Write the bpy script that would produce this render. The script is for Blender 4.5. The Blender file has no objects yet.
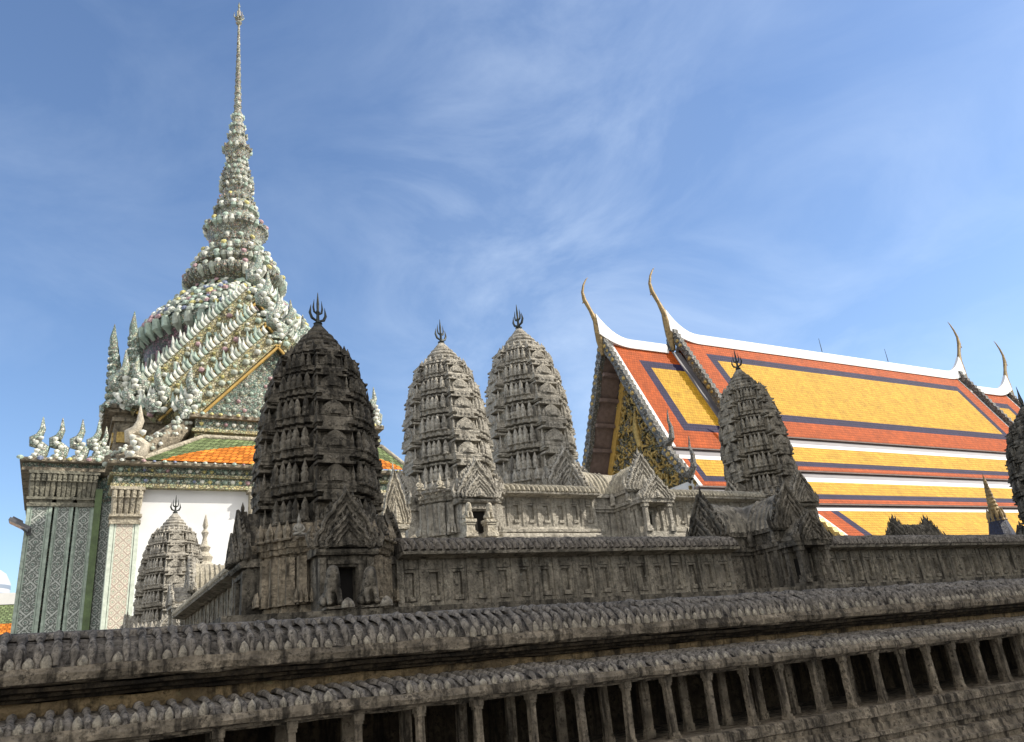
import bpy, bmesh, math, random
from mathutils import Vector, Matrix, noise
random.seed(7)
sc = bpy.context.scene
C = sc.collection
PI = math.pi
rad = math.radians

# ------------------------------------------------------------------ camera
CAMZ = 1.6
RX = Vector((0.8700997380, -0.4836716236, -0.0948061517))      # camera right
DN = Vector((0.0996728086, 0.3610506486, -0.9272042711))       # camera down
FW = Vector((0.4826922178, 0.7973105980, 0.3623589839))        # camera forward
RX = (RX.x, DN.x, FW.x), (RX.y, DN.y, FW.y), (RX.z, DN.z, FW.z)
M = Matrix(((0.8700997380, 0.0996728086, 0.4826922178),
            (-0.4836716236, 0.3610506486, 0.7973105980),
            (-0.0948061517, -0.9272042711, 0.3623589839)))
right, down, fwd = M.col[0], M.col[1], M.col[2]
cd = bpy.data.cameras.new('camera'); cam = bpy.data.objects.new('camera', cd); C.objects.link(cam)
cd.sensor_width = 36; cd.lens = 770 / 1024 * 36; cd.clip_start = 0.05; cd.clip_end = 3000
R3 = Matrix((right, -down, -fwd)).transposed()
cam.matrix_world = Matrix.Translation((0, 0, CAMZ)) @ R3.to_4x4()
sc.camera = cam

# ------------------------------------------------------------------ sky and sun
SUN_AZ = 58      # degrees to the right of the direction behind the viewer
SUN_EL = 40
sdir = Vector((math.sin(rad(SUN_AZ)) * math.cos(rad(SUN_EL)), -math.cos(rad(SUN_AZ)) * math.cos(rad(SUN_EL)), math.sin(rad(SUN_EL))))
w = bpy.data.worlds.new('World'); sc.world = w; w.use_nodes = True
nt = w.node_tree; nt.nodes.clear()
def N(nt, t, **k):
    n = nt.nodes.new(t)
    for a, b in k.items():
        if a == 'i':
            for q, v in b.items(): n.inputs[q].default_value = v
        else: setattr(n, a, b)
    return n
sky = N(nt, 'ShaderNodeTexSky', sky_type='NISHITA', sun_disc=False, sun_elevation=rad(SUN_EL))
sky.sun_rotation = math.atan2(sdir.x, sdir.y)
sky.air_density = 1.0; sky.dust_density = 0.5; sky.ozone_density = 2.0
hs = N(nt, 'ShaderNodeHueSaturation', i={'Hue': 0.503, 'Saturation': 1.10, 'Value': 1.04})
geo = N(nt, 'ShaderNodeTexCoord')
mp = N(nt, 'ShaderNodeMapping'); mp.inputs['Rotation'].default_value = (0.1, 0.35, -0.55); mp.inputs['Scale'].default_value = (2.2, 1.9, 4.2)
n1 = N(nt, 'ShaderNodeTexNoise', i={'Scale': 1.5, 'Detail': 9, 'Roughness': 0.6, 'Distortion': 0.55})
n2 = N(nt, 'ShaderNodeTexNoise', i={'Scale': 1.15, 'Detail': 3, 'Roughness': 0.5})
r1 = N(nt, 'ShaderNodeMapRange', i={'From Min': 0.44, 'From Max': 0.88})
r2 = N(nt, 'ShaderNodeMapRange', i={'From Min': 0.36, 'From Max': 0.66})
mu = N(nt, 'ShaderNodeMath', operation='MULTIPLY')
mu2 = N(nt, 'ShaderNodeMath', operation='MULTIPLY', i={1: 0.75}); mu2.use_clamp = True
mx = N(nt, 'ShaderNodeMixRGB'); mx.inputs[2].default_value = (5.4, 6.2, 7.2, 1)
bg = N(nt, 'ShaderNodeBackground', i={'Strength': 0.14}); ow = N(nt, 'ShaderNodeOutputWorld')
L = nt.links.new
L(geo.outputs['Generated'], mp.inputs[0]); L(mp.outputs[0], n1.inputs['Vector']); L(geo.outputs['Generated'], n2.inputs['Vector'])
L(n1.outputs[0], r1.inputs[0]); L(n2.outputs[0], r2.inputs[0]); L(r1.outputs[0], mu.inputs[0]); L(r2.outputs[0], mu.inputs[1])
dt = N(nt, 'ShaderNodeVectorMath', operation='DOT_PRODUCT'); dt.inputs[1].default_value = (0.694, 0.531, 0.486)
L(geo.outputs['Generated'], dt.inputs[0])
rg = N(nt, 'ShaderNodeMapRange', i={'From Min': 0.86, 'From Max': 0.985, 'To Min': 0.22, 'To Max': 1.0}); L(dt.outputs['Value'], rg.inputs[0])
mu3 = N(nt, 'ShaderNodeMath', operation='MULTIPLY'); L(mu.outputs[0], mu3.inputs[0]); L(rg.outputs[0], mu3.inputs[1])
hz = N(nt, 'ShaderNodeMath', operation='MULTIPLY'); L(r2.outputs[0], hz.inputs[0]); L(rg.outputs[0], hz.inputs[1])
hz2 = N(nt, 'ShaderNodeMath', operation='MULTIPLY_ADD', i={1: 0.16}); L(hz.outputs[0], hz2.inputs[0]); L(mu3.outputs[0], hz2.inputs[2])
L(hz2.outputs[0], mu2.inputs[0]); L(sky.outputs[0], hs.inputs['Color']); L(hs.outputs[0], mx.inputs[1]); L(mu2.outputs[0], mx.inputs[0])
sp = N(nt, 'ShaderNodeSeparateXYZ'); L(geo.outputs['Generated'], sp.inputs[0])
rb_ = N(nt, 'ShaderNodeMapRange', i={'From Min': 0.05, 'From Max': -0.35, 'To Min': 0.0, 'To Max': 0.9}); L(sp.outputs[1], rb_.inputs[0])
n3 = N(nt, 'ShaderNodeTexNoise', i={'Scale': 2.2, 'Detail': 6, 'Roughness': 0.6}); L(geo.outputs['Generated'], n3.inputs['Vector'])
r3_ = N(nt, 'ShaderNodeMapRange', i={'From Min': 0.35, 'From Max': 0.55}); L(n3.outputs[0], r3_.inputs[0])
m4 = N(nt, 'ShaderNodeMath', operation='MULTIPLY'); L(rb_.outputs[0], m4.inputs[0]); L(r3_.outputs[0], m4.inputs[1])
mx2 = N(nt, 'ShaderNodeMixRGB'); mx2.inputs[2].default_value = (10.6, 10.1, 9.4, 1); L(m4.outputs[0], mx2.inputs[0]); L(mx.outputs[0], mx2.inputs[1])  # unseen bright cloud bank, added behind the viewer to fill the shade
L(mx2.outputs[0], bg.inputs[0]); L(bg.outputs[0], ow.inputs[0])
sl = bpy.data.lights.new('sun', 'SUN'); sl.energy = 4.4; sl.angle = rad(0.5); sl.color = (1.0, 0.94, 0.84)
so = bpy.data.objects.new('sun', sl); C.objects.link(so); so.rotation_euler = sdir.to_track_quat('Z', 'Y').to_euler()
sc.view_settings.view_transform = 'Standard'; sc.view_settings.look = 'None'
sc.view_settings.exposure = 0.46; sc.view_settings.gamma = 1; sc.view_settings.use_curve_mapping = False
sc.render.engine = 'CYCLES'

# ------------------------------------------------------------------ materials
def mat(name):
    m = bpy.data.materials.new(name); m.use_nodes = True
    t = m.node_tree; b = t.nodes['Principled BSDF']; return m, t, b
def ramp(t, stops):
    r = t.nodes.new('ShaderNodeValToRGB'); e = r.color_ramp.elements
    while len(e) < len(stops): e.new(0.5)
    for q, (p, c) in zip(e, stops): q.position = p; q.color = (*c, 1)
    return r
def bumpn(t, b, src, strength, dist):
    bp = N(t, 'ShaderNodeBump', i={'Strength': strength, 'Distance': dist}); t.links.new(src, bp.inputs['Height']); t.links.new(bp.outputs[0], b.inputs['Normal']); return bp
def stone(name, light, mid, dark, stain=0.5, size=1.0, warm=None, crust=0.55, speck=1.0):
    """weathered sandstone: mottled, rain-streaked with black lichen, pitted"""
    m, t, b = mat(name); l = t.links.new
    g = N(t, 'ShaderNodeNewGeometry')
    big = N(t, 'ShaderNodeTexNoise', i={'Scale': 3.2 / size, 'Detail': 8, 'Roughness': 0.68})
    fine = N(t, 'ShaderNodeTexNoise', i={'Scale': 34 / size, 'Detail': 6, 'Roughness': 0.7})
    ms = N(t, 'ShaderNodeMapping'); ms.inputs['Scale'].default_value = (16 / size, 16 / size, 2.2 / size)
    st = N(t, 'ShaderNodeTexNoise', i={'Scale': 1.0, 'Detail': 6, 'Roughness': 0.62})
    for n in (big, fine, ms): l(g.outputs['Position'], n.inputs['Vector'])
    l(ms.outputs[0], st.inputs['Vector'])
    rb = ramp(t, [(0.30, mid), (0.62, light)] if not warm else [(0.28, mid), (0.5, light), (0.68, warm)])
    l(big.outputs[0], rb.inputs[0])
    f1 = N(t, 'ShaderNodeMapRange', i={'From Min': 0.3, 'From Max': 0.75, 'To Min': 0.35, 'To Max': 1.35}); l(fine.outputs[0], f1.inputs[0])
    mm = N(t, 'ShaderNodeMixRGB', blend_type='MULTIPLY', i={0: 1.0}); l(rb.outputs[0], mm.inputs[1]); l(f1.outputs[0], mm.inputs[2])
    sm = N(t, 'ShaderNodeMapRange', i={'From Min': 0.62 - 0.26 * stain, 'From Max': 0.76 - 0.22 * stain}); l(st.outputs[0], sm.inputs[0])
    big2 = N(t, 'ShaderNodeTexNoise', i={'Scale': 8.5 / size, 'Detail': 7, 'Roughness': 0.7}); l(g.outputs['Position'], big2.inputs['Vector'])
    sm2 = N(t, 'ShaderNodeMapRange', i={'From Min': 0.60 - 0.2 * stain, 'From Max': 0.80 - 0.2 * stain}); l(big2.outputs[0], sm2.inputs[0])
    mxm = N(t, 'ShaderNodeMath', operation='MAXIMUM'); l(sm.outputs[0], mxm.inputs[0]); l(sm2.outputs[0], mxm.inputs[1])
    spk = N(t, 'ShaderNodeTexNoise', i={'Scale': 26 / size, 'Detail': 8, 'Roughness': 0.75}); l(g.outputs['Position'], spk.inputs['Vector'])
    sm3 = N(t, 'ShaderNodeMapRange', i={'From Min': 0.60 - 0.14 * stain, 'From Max': 0.70 - 0.12 * stain}); l(spk.outputs[0], sm3.inputs[0]); sm3.inputs['To Max'].default_value = speck
    mx3 = N(t, 'ShaderNodeMath', operation='MAXIMUM'); l(mxm.outputs[0], mx3.inputs[0]); l(sm3.outputs[0], mx3.inputs[1])
    mk = N(t, 'ShaderNodeMath', operation='MULTIPLY', i={1: 0.88}); l(mx3.outputs[0], mk.inputs[0])
    crs = N(t, 'ShaderNodeTexNoise', i={'Scale': 13 / size, 'Detail': 9, 'Roughness': 0.78}); l(g.outputs['Position'], crs.inputs['Vector'])
    cr = N(t, 'ShaderNodeMapRange', i={'From Min': 0.60, 'From Max': 0.68, 'To Min': 0.0, 'To Max': crust}); l(crs.outputs[0], cr.inputs[0])
    mix = N(t, 'ShaderNodeMixRGB'); mix.inputs[2].default_value = (*dark, 1)
    l(mk.outputs[0], mix.inputs[0]); l(mm.outputs[0], mix.inputs[1])
    pc = N(t, 'ShaderNodeMixRGB'); pc.inputs[2].default_value = (*[min(.62, c * 1.5) for c in light], 1); l(cr.outputs[0], pc.inputs[0]); l(mix.outputs[0], pc.inputs[1])
    l(pc.outputs[0], b.inputs['Base Color']); b.inputs['Roughness'].default_value = 0.92; b.inputs['Specular IOR Level'].default_value = 0.15
    v = N(t, 'ShaderNodeTexVoronoi', i={'Scale': 60 / size}); l(g.outputs['Position'], v.inputs['Vector'])
    ad = N(t, 'ShaderNodeMath', operation='MULTIPLY_ADD', i={1: 0.35}); l(v.outputs['Distance'], ad.inputs[0]); l(fine.outputs[0], ad.inputs[2])
    bumpn(t, b, ad.outputs[0], 1.0, 0.016 * size)
    return m
def plain(name, col, rough=0.7, var=0.2, scale=6, metallic=0, bump=0.2, bscale=40, bdist=0.01, spec=0.4):
    m, t, b = mat(name); l = t.links.new
    g = N(t, 'ShaderNodeNewGeometry')
    n = N(t, 'ShaderNodeTexNoise', i={'Scale': scale, 'Detail': 7, 'Roughness': 0.65}); l(g.outputs['Position'], n.inputs['Vector'])
    a = tuple(c * (1 - var) for c in col); z = tuple(min(1, c * (1 + var)) for c in col)
    r = ramp(t, [(0.3, a), (0.7, z)]); l(n.outputs[0], r.inputs[0]); l(r.outputs[0], b.inputs['Base Color'])
    b.inputs['Roughness'].default_value = rough; b.inputs['Metallic'].default_value = metallic; b.inputs['Specular IOR Level'].default_value = spec
    n2 = N(t, 'ShaderNodeTexNoise', i={'Scale': bscale, 'Detail': 4}); l(g.outputs['Position'], n2.inputs['Vector'])
    bumpn(t, b, n2.outputs[0], bump, bdist)
    return m
def tile(name, col, rough=0.35, tw=0.18, th=0.22, var=0.15, dirt=0.22, mort=.012):
    """glazed roof tiles laid in courses, UV in metres"""
    m, t, b = mat(name); l = t.links.new
    uv = N(t, 'ShaderNodeUVMap')
    br = N(t, 'ShaderNodeTexBrick', offset=0.5, i={'Scale': 1.0, 'Mortar Size': mort, 'Mortar Smooth': 0.6, 'Brick Width': tw, 'Row Height': th, 'Bias': 0.0})
    l(uv.outputs[0], br.inputs['Vector'])
    br.inputs['Color1'].default_value = (*[c * (1 - var) for c in col], 1); br.inputs['Color2'].default_value = (*[min(1, c * (1 + var)) for c in col], 1)
    br.inputs['Mortar'].default_value = (*[c * 0.45 for c in col], 1)
    g = N(t, 'ShaderNodeNewGeometry')
    n = N(t, 'ShaderNodeTexNoise', i={'Scale': 1.1, 'Detail': 9, 'Roughness': 0.7}); l(g.outputs['Position'], n.inputs['Vector'])
    r = N(t, 'ShaderNodeMapRange', i={'From Min': 0.35, 'From Max': 0.7, 'To Min': 1 - dirt, 'To Max': 1.0 + dirt * 0.4}); l(n.outputs[0], r.inputs[0])
    mm = N(t, 'ShaderNodeMixRGB', blend_type='MULTIPLY', i={0: 1.0}); l(br.outputs[0], mm.inputs[1]); l(r.outputs[0], mm.inputs[2])
    l(mm.outputs[0], b.inputs['Base Color']); b.inputs['Roughness'].default_value = 0.62; b.inputs['Specular IOR Level'].default_value = 0.08
    # each course overlaps the one below: saw-tooth height along the slope
    sx = N(t, 'ShaderNodeSeparateXYZ'); l(uv.outputs[0], sx.inputs[0])
    dv = N(t, 'ShaderNodeMath', operation='DIVIDE', i={1: th}); l(sx.outputs[1], dv.inputs[0])
    fr = N(t, 'ShaderNodeMath', operation='FRACT'); l(dv.outputs[0], fr.inputs[0])
    ad = N(t, 'ShaderNodeMath', operation='MULTIPLY_ADD', i={1: 0.4}); l(br.outputs['Fac'], ad.inputs[0]); ad.inputs[1].default_value = -0.5; l(fr.outputs[0], ad.inputs[2])
    bumpn(t, b, ad.outputs[0], 0.8, 0.05)
    return m
def mosaic(name, cols, gap=(0.05, 0.06, 0.05), scale=7.0, dirt=0.4, rough=0.5):
    """broken porcelain set in plaster"""
    m, t, b = mat(name); l = t.links.new
    g = N(t, 'ShaderNodeNewGeometry')
    scale = scale * 1.9
    v = N(t, 'ShaderNodeTexVoronoi', i={'Scale': scale}); l(g.outputs['Position'], v.inputs['Vector'])
    ve = N(t, 'ShaderNodeTexVoronoi', feature='DISTANCE_TO_EDGE', i={'Scale': scale}); l(g.outputs['Position'], ve.inputs['Vector'])
    sx = N(t, 'ShaderNodeSeparateColor'); l(v.outputs['Color'], sx.inputs[0])
    r = ramp(t, [(i / len(cols), c) for i, c in enumerate(cols)]); r.color_ramp.interpolation = 'CONSTANT'; l(sx.outputs[0], r.inputs[0])
    er = N(t, 'ShaderNodeMapRange', i={'From Min': 0.02, 'From Max': 0.16}); l(ve.outputs['Distance'], er.inputs[0])
    mx = N(t, 'ShaderNodeMixRGB'); mx.inputs[1].default_value = (*gap, 1); l(er.outputs[0], mx.inputs[0]); l(r.outputs[0], mx.inputs[2])
    n = N(t, 'ShaderNodeTexNoise', i={'Scale': 1.2, 'Detail': 9, 'Roughness': 0.75}); l(g.outputs['Position'], n.inputs['Vector'])
    d = N(t, 'ShaderNodeMapRange', i={'From Min': 0.3, 'From Max': 0.6, 'To Min': 1 - dirt, 'To Max': 1.0}); l(n.outputs[0], d.inputs[0])
    mm = N(t, 'ShaderNodeMixRGB', blend_type='MULTIPLY', i={0: 1.0}); l(mx.outputs[0], mm.inputs[1]); l(d.outputs[0], mm.inputs[2])
    l(mm.outputs[0], b.inputs['Base Color']); b.inputs['Roughness'].default_value = rough
    bumpn(t, b, er.outputs[0], 0.6, 0.03)
    return m
def lattice(name, base, line, dot, per=0.62):
    """porcelain panel: diamond lattice with a rosette in each diamond (object x/z in metres)"""
    m, t, b = mat(name); l = t.links.new
    g = N(t, 'ShaderNodeTexCoord'); s = N(t, 'ShaderNodeSeparateXYZ'); l(g.outputs['Object'], s.inputs[0])
    def math_(op, a, bb=None, c=None):
        n = N(t, 'ShaderNodeMath', operation=op)
        for i, q in enumerate((a, bb, c)):
            if q is None: continue
            if isinstance(q, (int, float)): n.inputs[i].default_value = q
            else: l(q, n.inputs[i])
        return n.outputs[0]
    u = math_('DIVIDE', s.outputs[0], per); v = math_('DIVIDE', s.outputs[2], per)
    a = math_('ADD', u, v); c = math_('SUBTRACT', u, v)
    def tri(q): return math_('ABSOLUTE', math_('SUBTRACT', math_('FRACT', q), 0.5))    # 0 in the middle, .5 on the line
    ta, tc = tri(a), tri(c)
    edge = math_('GREATER_THAN', math_('MAXIMUM', ta, tc), 0.41)
    rr = math_('SQRT', math_('ADD', math_('MULTIPLY', ta, ta), math_('MULTIPLY', tc, tc)))
    ring = math_('LESS_THAN', math_('ABSOLUTE', math_('SUBTRACT', rr, 0.25)), 0.05)
    core = math_('LESS_THAN', rr, 0.1)
    nz = N(t, 'ShaderNodeTexNoise', i={'Scale': 14.0, 'Detail': 5, 'Roughness': 0.75}); l(g.outputs['Object'], nz.inputs['Vector'])
    pat = math_('MULTIPLY', math_('MAXIMUM', math_('MAXIMUM', edge, ring), core), math_('GREATER_THAN', nz.outputs[0], 0.46))
    mx = N(t, 'ShaderNodeMixRGB'); l(pat, mx.inputs[0]); mx.inputs[1].default_value = (*base, 1); mx.inputs[2].default_value = (*line, 1)
    mx2 = N(t, 'ShaderNodeMixRGB'); l(core, mx2.inputs[0]); l(mx.outputs[0], mx2.inputs[1]); mx2.inputs[2].default_value = (*dot, 1)
    d = N(t, 'ShaderNodeMapRange', i={'From Min': 0.3, 'From Max': 0.7, 'To Min': 0.6, 'To Max': 1.15}); l(nz.outputs[0], d.inputs[0])
    mm = N(t, 'ShaderNodeMixRGB', blend_type='MULTIPLY', i={0: 1.0}); l(mx2.outputs[0], mm.inputs[1]); l(d.outputs[0], mm.inputs[2])
    l(mm.outputs[0], b.inputs['Base Color']); b.inputs['Roughness'].default_value = 0.35
    bumpn(t, b, pat, 0.6, 0.02)
    return m
MAT = {}
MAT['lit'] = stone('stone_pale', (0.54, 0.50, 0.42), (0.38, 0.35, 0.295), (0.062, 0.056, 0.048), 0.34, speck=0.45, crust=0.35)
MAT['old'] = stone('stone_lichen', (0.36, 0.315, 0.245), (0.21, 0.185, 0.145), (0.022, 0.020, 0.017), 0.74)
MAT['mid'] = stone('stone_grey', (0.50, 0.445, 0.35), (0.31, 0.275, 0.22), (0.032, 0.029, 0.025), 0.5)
MAT['fore'] = stone('stone_foreground', (0.44, 0.365, 0.265), (0.24, 0.20, 0.15), (0.020, 0.017, 0.014), 0.66, 0.6, crust=0.22)
MAT['strip'] = stone('stone_ochre', (0.50, 0.36, 0.19), (0.27, 0.20, 0.125), (0.03, 0.025, 0.02), 0.5, 0.8)
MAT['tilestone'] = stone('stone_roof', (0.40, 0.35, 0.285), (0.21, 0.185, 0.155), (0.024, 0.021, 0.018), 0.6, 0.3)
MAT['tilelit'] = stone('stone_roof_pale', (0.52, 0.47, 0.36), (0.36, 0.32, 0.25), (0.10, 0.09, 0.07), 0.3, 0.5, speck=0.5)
MAT['black'] = stone('stone_stain_shade', (0.15, 0.115, 0.075), (0.06, 0.048, 0.035), (0.014, 0.012, 0.010), 0.75, 0.7, crust=0.1)  # black stain plus the shade of deep recesses put into the colour
MAT['bud'] = stone('stone_bud', (0.50, 0.44, 0.34), (0.30, 0.265, 0.205), (0.06, 0.05, 0.04), 0.35, 0.3)
MAT['baseold'] = stone('stone_base', (0.48, 0.40, 0.29), (0.30, 0.25, 0.18), (0.03, 0.026, 0.021), 0.5)
MAT['voidshade'] = plain('recess_shade', (0.014, 0.012, 0.010), 0.95, 0.3)  # near-black colour stands in for the shade inside doorways
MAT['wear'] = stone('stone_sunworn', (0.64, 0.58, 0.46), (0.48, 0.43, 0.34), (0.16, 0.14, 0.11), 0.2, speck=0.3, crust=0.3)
MAT['iron'] = plain('dark_bronze', (0.045, 0.05, 0.045), 0.5, 0.3, metallic=0.6)
MAT['white'] = plain('white_plaster', (0.70, 0.70, 0.69), 0.8, 0.10, scale=0.7, bump=0.1)
MAT['mortar'] = plain('white_mortar', (0.62, 0.61, 0.59), 0.7, 0.06, scale=0.8, bump=0.1)
MAT['lead'] = plain('grey_flashing', (0.17, 0.16, 0.168), 0.6, 0.12, scale=0.9)
MAT['yellow'] = tile('tile_yellow', (0.56, 0.315, 0.032), 0.4)
MAT['red'] = tile('tile_red', (0.40, 0.078, 0.013), 0.4)
MAT['navy'] = tile('tile_navy', (0.028, 0.023, 0.06), 0.4)
MAT['orange'] = tile('tile_orange', (0.60, 0.19, 0.03), 0.4, 0.2, 0.24, var=0.35, mort=.03)
MAT['green'] = tile('tile_green', (0.15, 0.19, 0.085), 0.4, 0.2, 0.24, var=0.4, mort=.03)
MAT['gold'] = plain('gilded', (0.62, 0.40, 0.09), 0.35, 0.45, scale=9, metallic=0.7, bump=0.8, bscale=11, bdist=0.06)
MAT['golddark'] = plain('gilt_weathered', (0.40, 0.28, 0.09), 0.45, 0.55, scale=7, metallic=0.3, bump=0.8, bscale=9, bdist=0.06)
MAT['chofa'] = plain('gilt_dark', (0.20, 0.14, 0.06), 0.5, 0.6, scale=5, metallic=0.35)
MAT['gable'] = mosaic('gilt_and_glass', [(0.46, 0.32, 0.08), (0.16, 0.16, 0.11), (0.52, 0.40, 0.13), (0.07, 0.10, 0.08), (0.34, 0.32, 0.19), (0.56, 0.48, 0.26)], (0.02, 0.02, 0.015), 5.5, 0.4)
MAT['barge'] = mosaic('grey_glass_scales', [(0.20, 0.20, 0.19), (0.10, 0.11, 0.11), (0.32, 0.30, 0.26), (0.16, 0.13, 0.08)], (0.04, 0.04, 0.035), 6, 0.4)
MAT['wood'] = plain('dark_red_wood', (0.17, 0.125, 0.11), 0.6, 0.3, scale=4)
MAT['ochre'] = plain('gold_paint', (0.42, 0.27, 0.07), 0.5, 0.25, scale=3)
MAT['pale'] = mosaic('porcelain_pale', [(0.55, 0.60, 0.50), (0.42, 0.51, 0.41), (0.62, 0.62, 0.52), (0.36, 0.46, 0.38), (0.50, 0.52, 0.36), (0.58, 0.56, 0.48), (0.32, 0.41, 0.33)], (0.10, 0.11, 0.09), 6.5, 0.5)
MAT['celadon'] = mosaic('porcelain_green', [(0.36, 0.46, 0.38), (0.24, 0.36, 0.29), (0.50, 0.54, 0.45), (0.18, 0.27, 0.21), (0.42, 0.42, 0.28), (0.33, 0.30, 0.25)], (0.05, 0.06, 0.045), 7.5, 0.55)
MAT['spire'] = mosaic('porcelain_spire', [(0.42, 0.47, 0.40), (0.28, 0.34, 0.28), (0.56, 0.57, 0.50), (0.20, 0.22, 0.17), (0.44, 0.33, 0.26), (0.45, 0.43, 0.25)], (0.06, 0.055, 0.045), 7, 0.6)
MAT['plum'] = mosaic('porcelain_plum', [(0.20, 0.10, 0.13), (0.12, 0.14, 0.12), (0.30, 0.20, 0.22), (0.08, 0.08, 0.08)], (0.03, 0.03, 0.03), 5, 0.5)
MAT['straw'] = mosaic('porcelain_straw', [(0.50, 0.43, 0.20), (0.42, 0.44, 0.24), (0.58, 0.53, 0.34), (0.36, 0.30, 0.14)], (0.10, 0.09, 0.05), 6, 0.45)
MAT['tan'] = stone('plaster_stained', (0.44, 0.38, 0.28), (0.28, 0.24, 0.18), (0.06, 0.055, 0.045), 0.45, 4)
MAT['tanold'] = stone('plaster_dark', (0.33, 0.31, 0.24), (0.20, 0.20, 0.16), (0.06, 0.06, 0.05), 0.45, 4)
MAT['cap'] = stone('plaster_cream', (0.58, 0.52, 0.40), (0.42, 0.38, 0.29), (0.16, 0.14, 0.11), 0.35, 4)
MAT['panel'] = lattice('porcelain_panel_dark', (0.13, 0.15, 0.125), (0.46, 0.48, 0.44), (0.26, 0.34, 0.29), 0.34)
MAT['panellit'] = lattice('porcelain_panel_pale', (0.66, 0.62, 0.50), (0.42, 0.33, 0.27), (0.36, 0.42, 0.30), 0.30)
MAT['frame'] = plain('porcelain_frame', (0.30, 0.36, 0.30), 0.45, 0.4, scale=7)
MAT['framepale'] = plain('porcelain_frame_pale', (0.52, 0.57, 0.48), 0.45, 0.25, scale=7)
MAT['leafgreen'] = plain('green_glaze', (0.09, 0.13, 0.05), 0.4, 0.4, scale=5)
def fl(n, c, *a): return plain(n, tuple(q * .8 for q in c), .55, .45, 3.5)
FLOW = [fl('blossom_white', (0.70, 0.71, 0.62), 0.55, 0.15, 9), fl('blossom_grey', (0.42, 0.46, 0.38), 0.55, 0.25, 9), fl('blossom_green', (0.40, 0.50, 0.41), 0.55, 0.25, 9),
        fl('blossom_pink', (0.46, 0.30, 0.31), 0.55, 0.25, 9), fl('blossom_yellow', (0.58, 0.52, 0.20), 0.55, 0.2, 9), fl('blossom_blue', (0.22, 0.26, 0.38), 0.55, 0.2, 9)]
MAT['cobalt'] = mosaic('cobalt_glass', [(0.010, 0.017, 0.048), (0.014, 0.024, 0.07), (0.008, 0.012, 0.034)], (0.01, 0.01, 0.02), 14, 0.2)
MAT['lamp'] = plain('grey_housing', (0.10, 0.10, 0.11), 0.5, 0.1)
MAT['lens'] = plain('lamp_glass', (0.30, 0.33, 0.36), 0.15, 0.05)
MAT['paving'] = plain('paving', (0.30, 0.28, 0.25), 0.9, 0.25, scale=2)
MAT['city'] = plain('tower_white', (0.40, 0.42, 0.46), 0.6, 0.05, scale=0.05)
MAT['citydark'] = plain('tower_glass', (0.20, 0.24, 0.30), 0.3, 0.05, scale=0.05)

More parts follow.
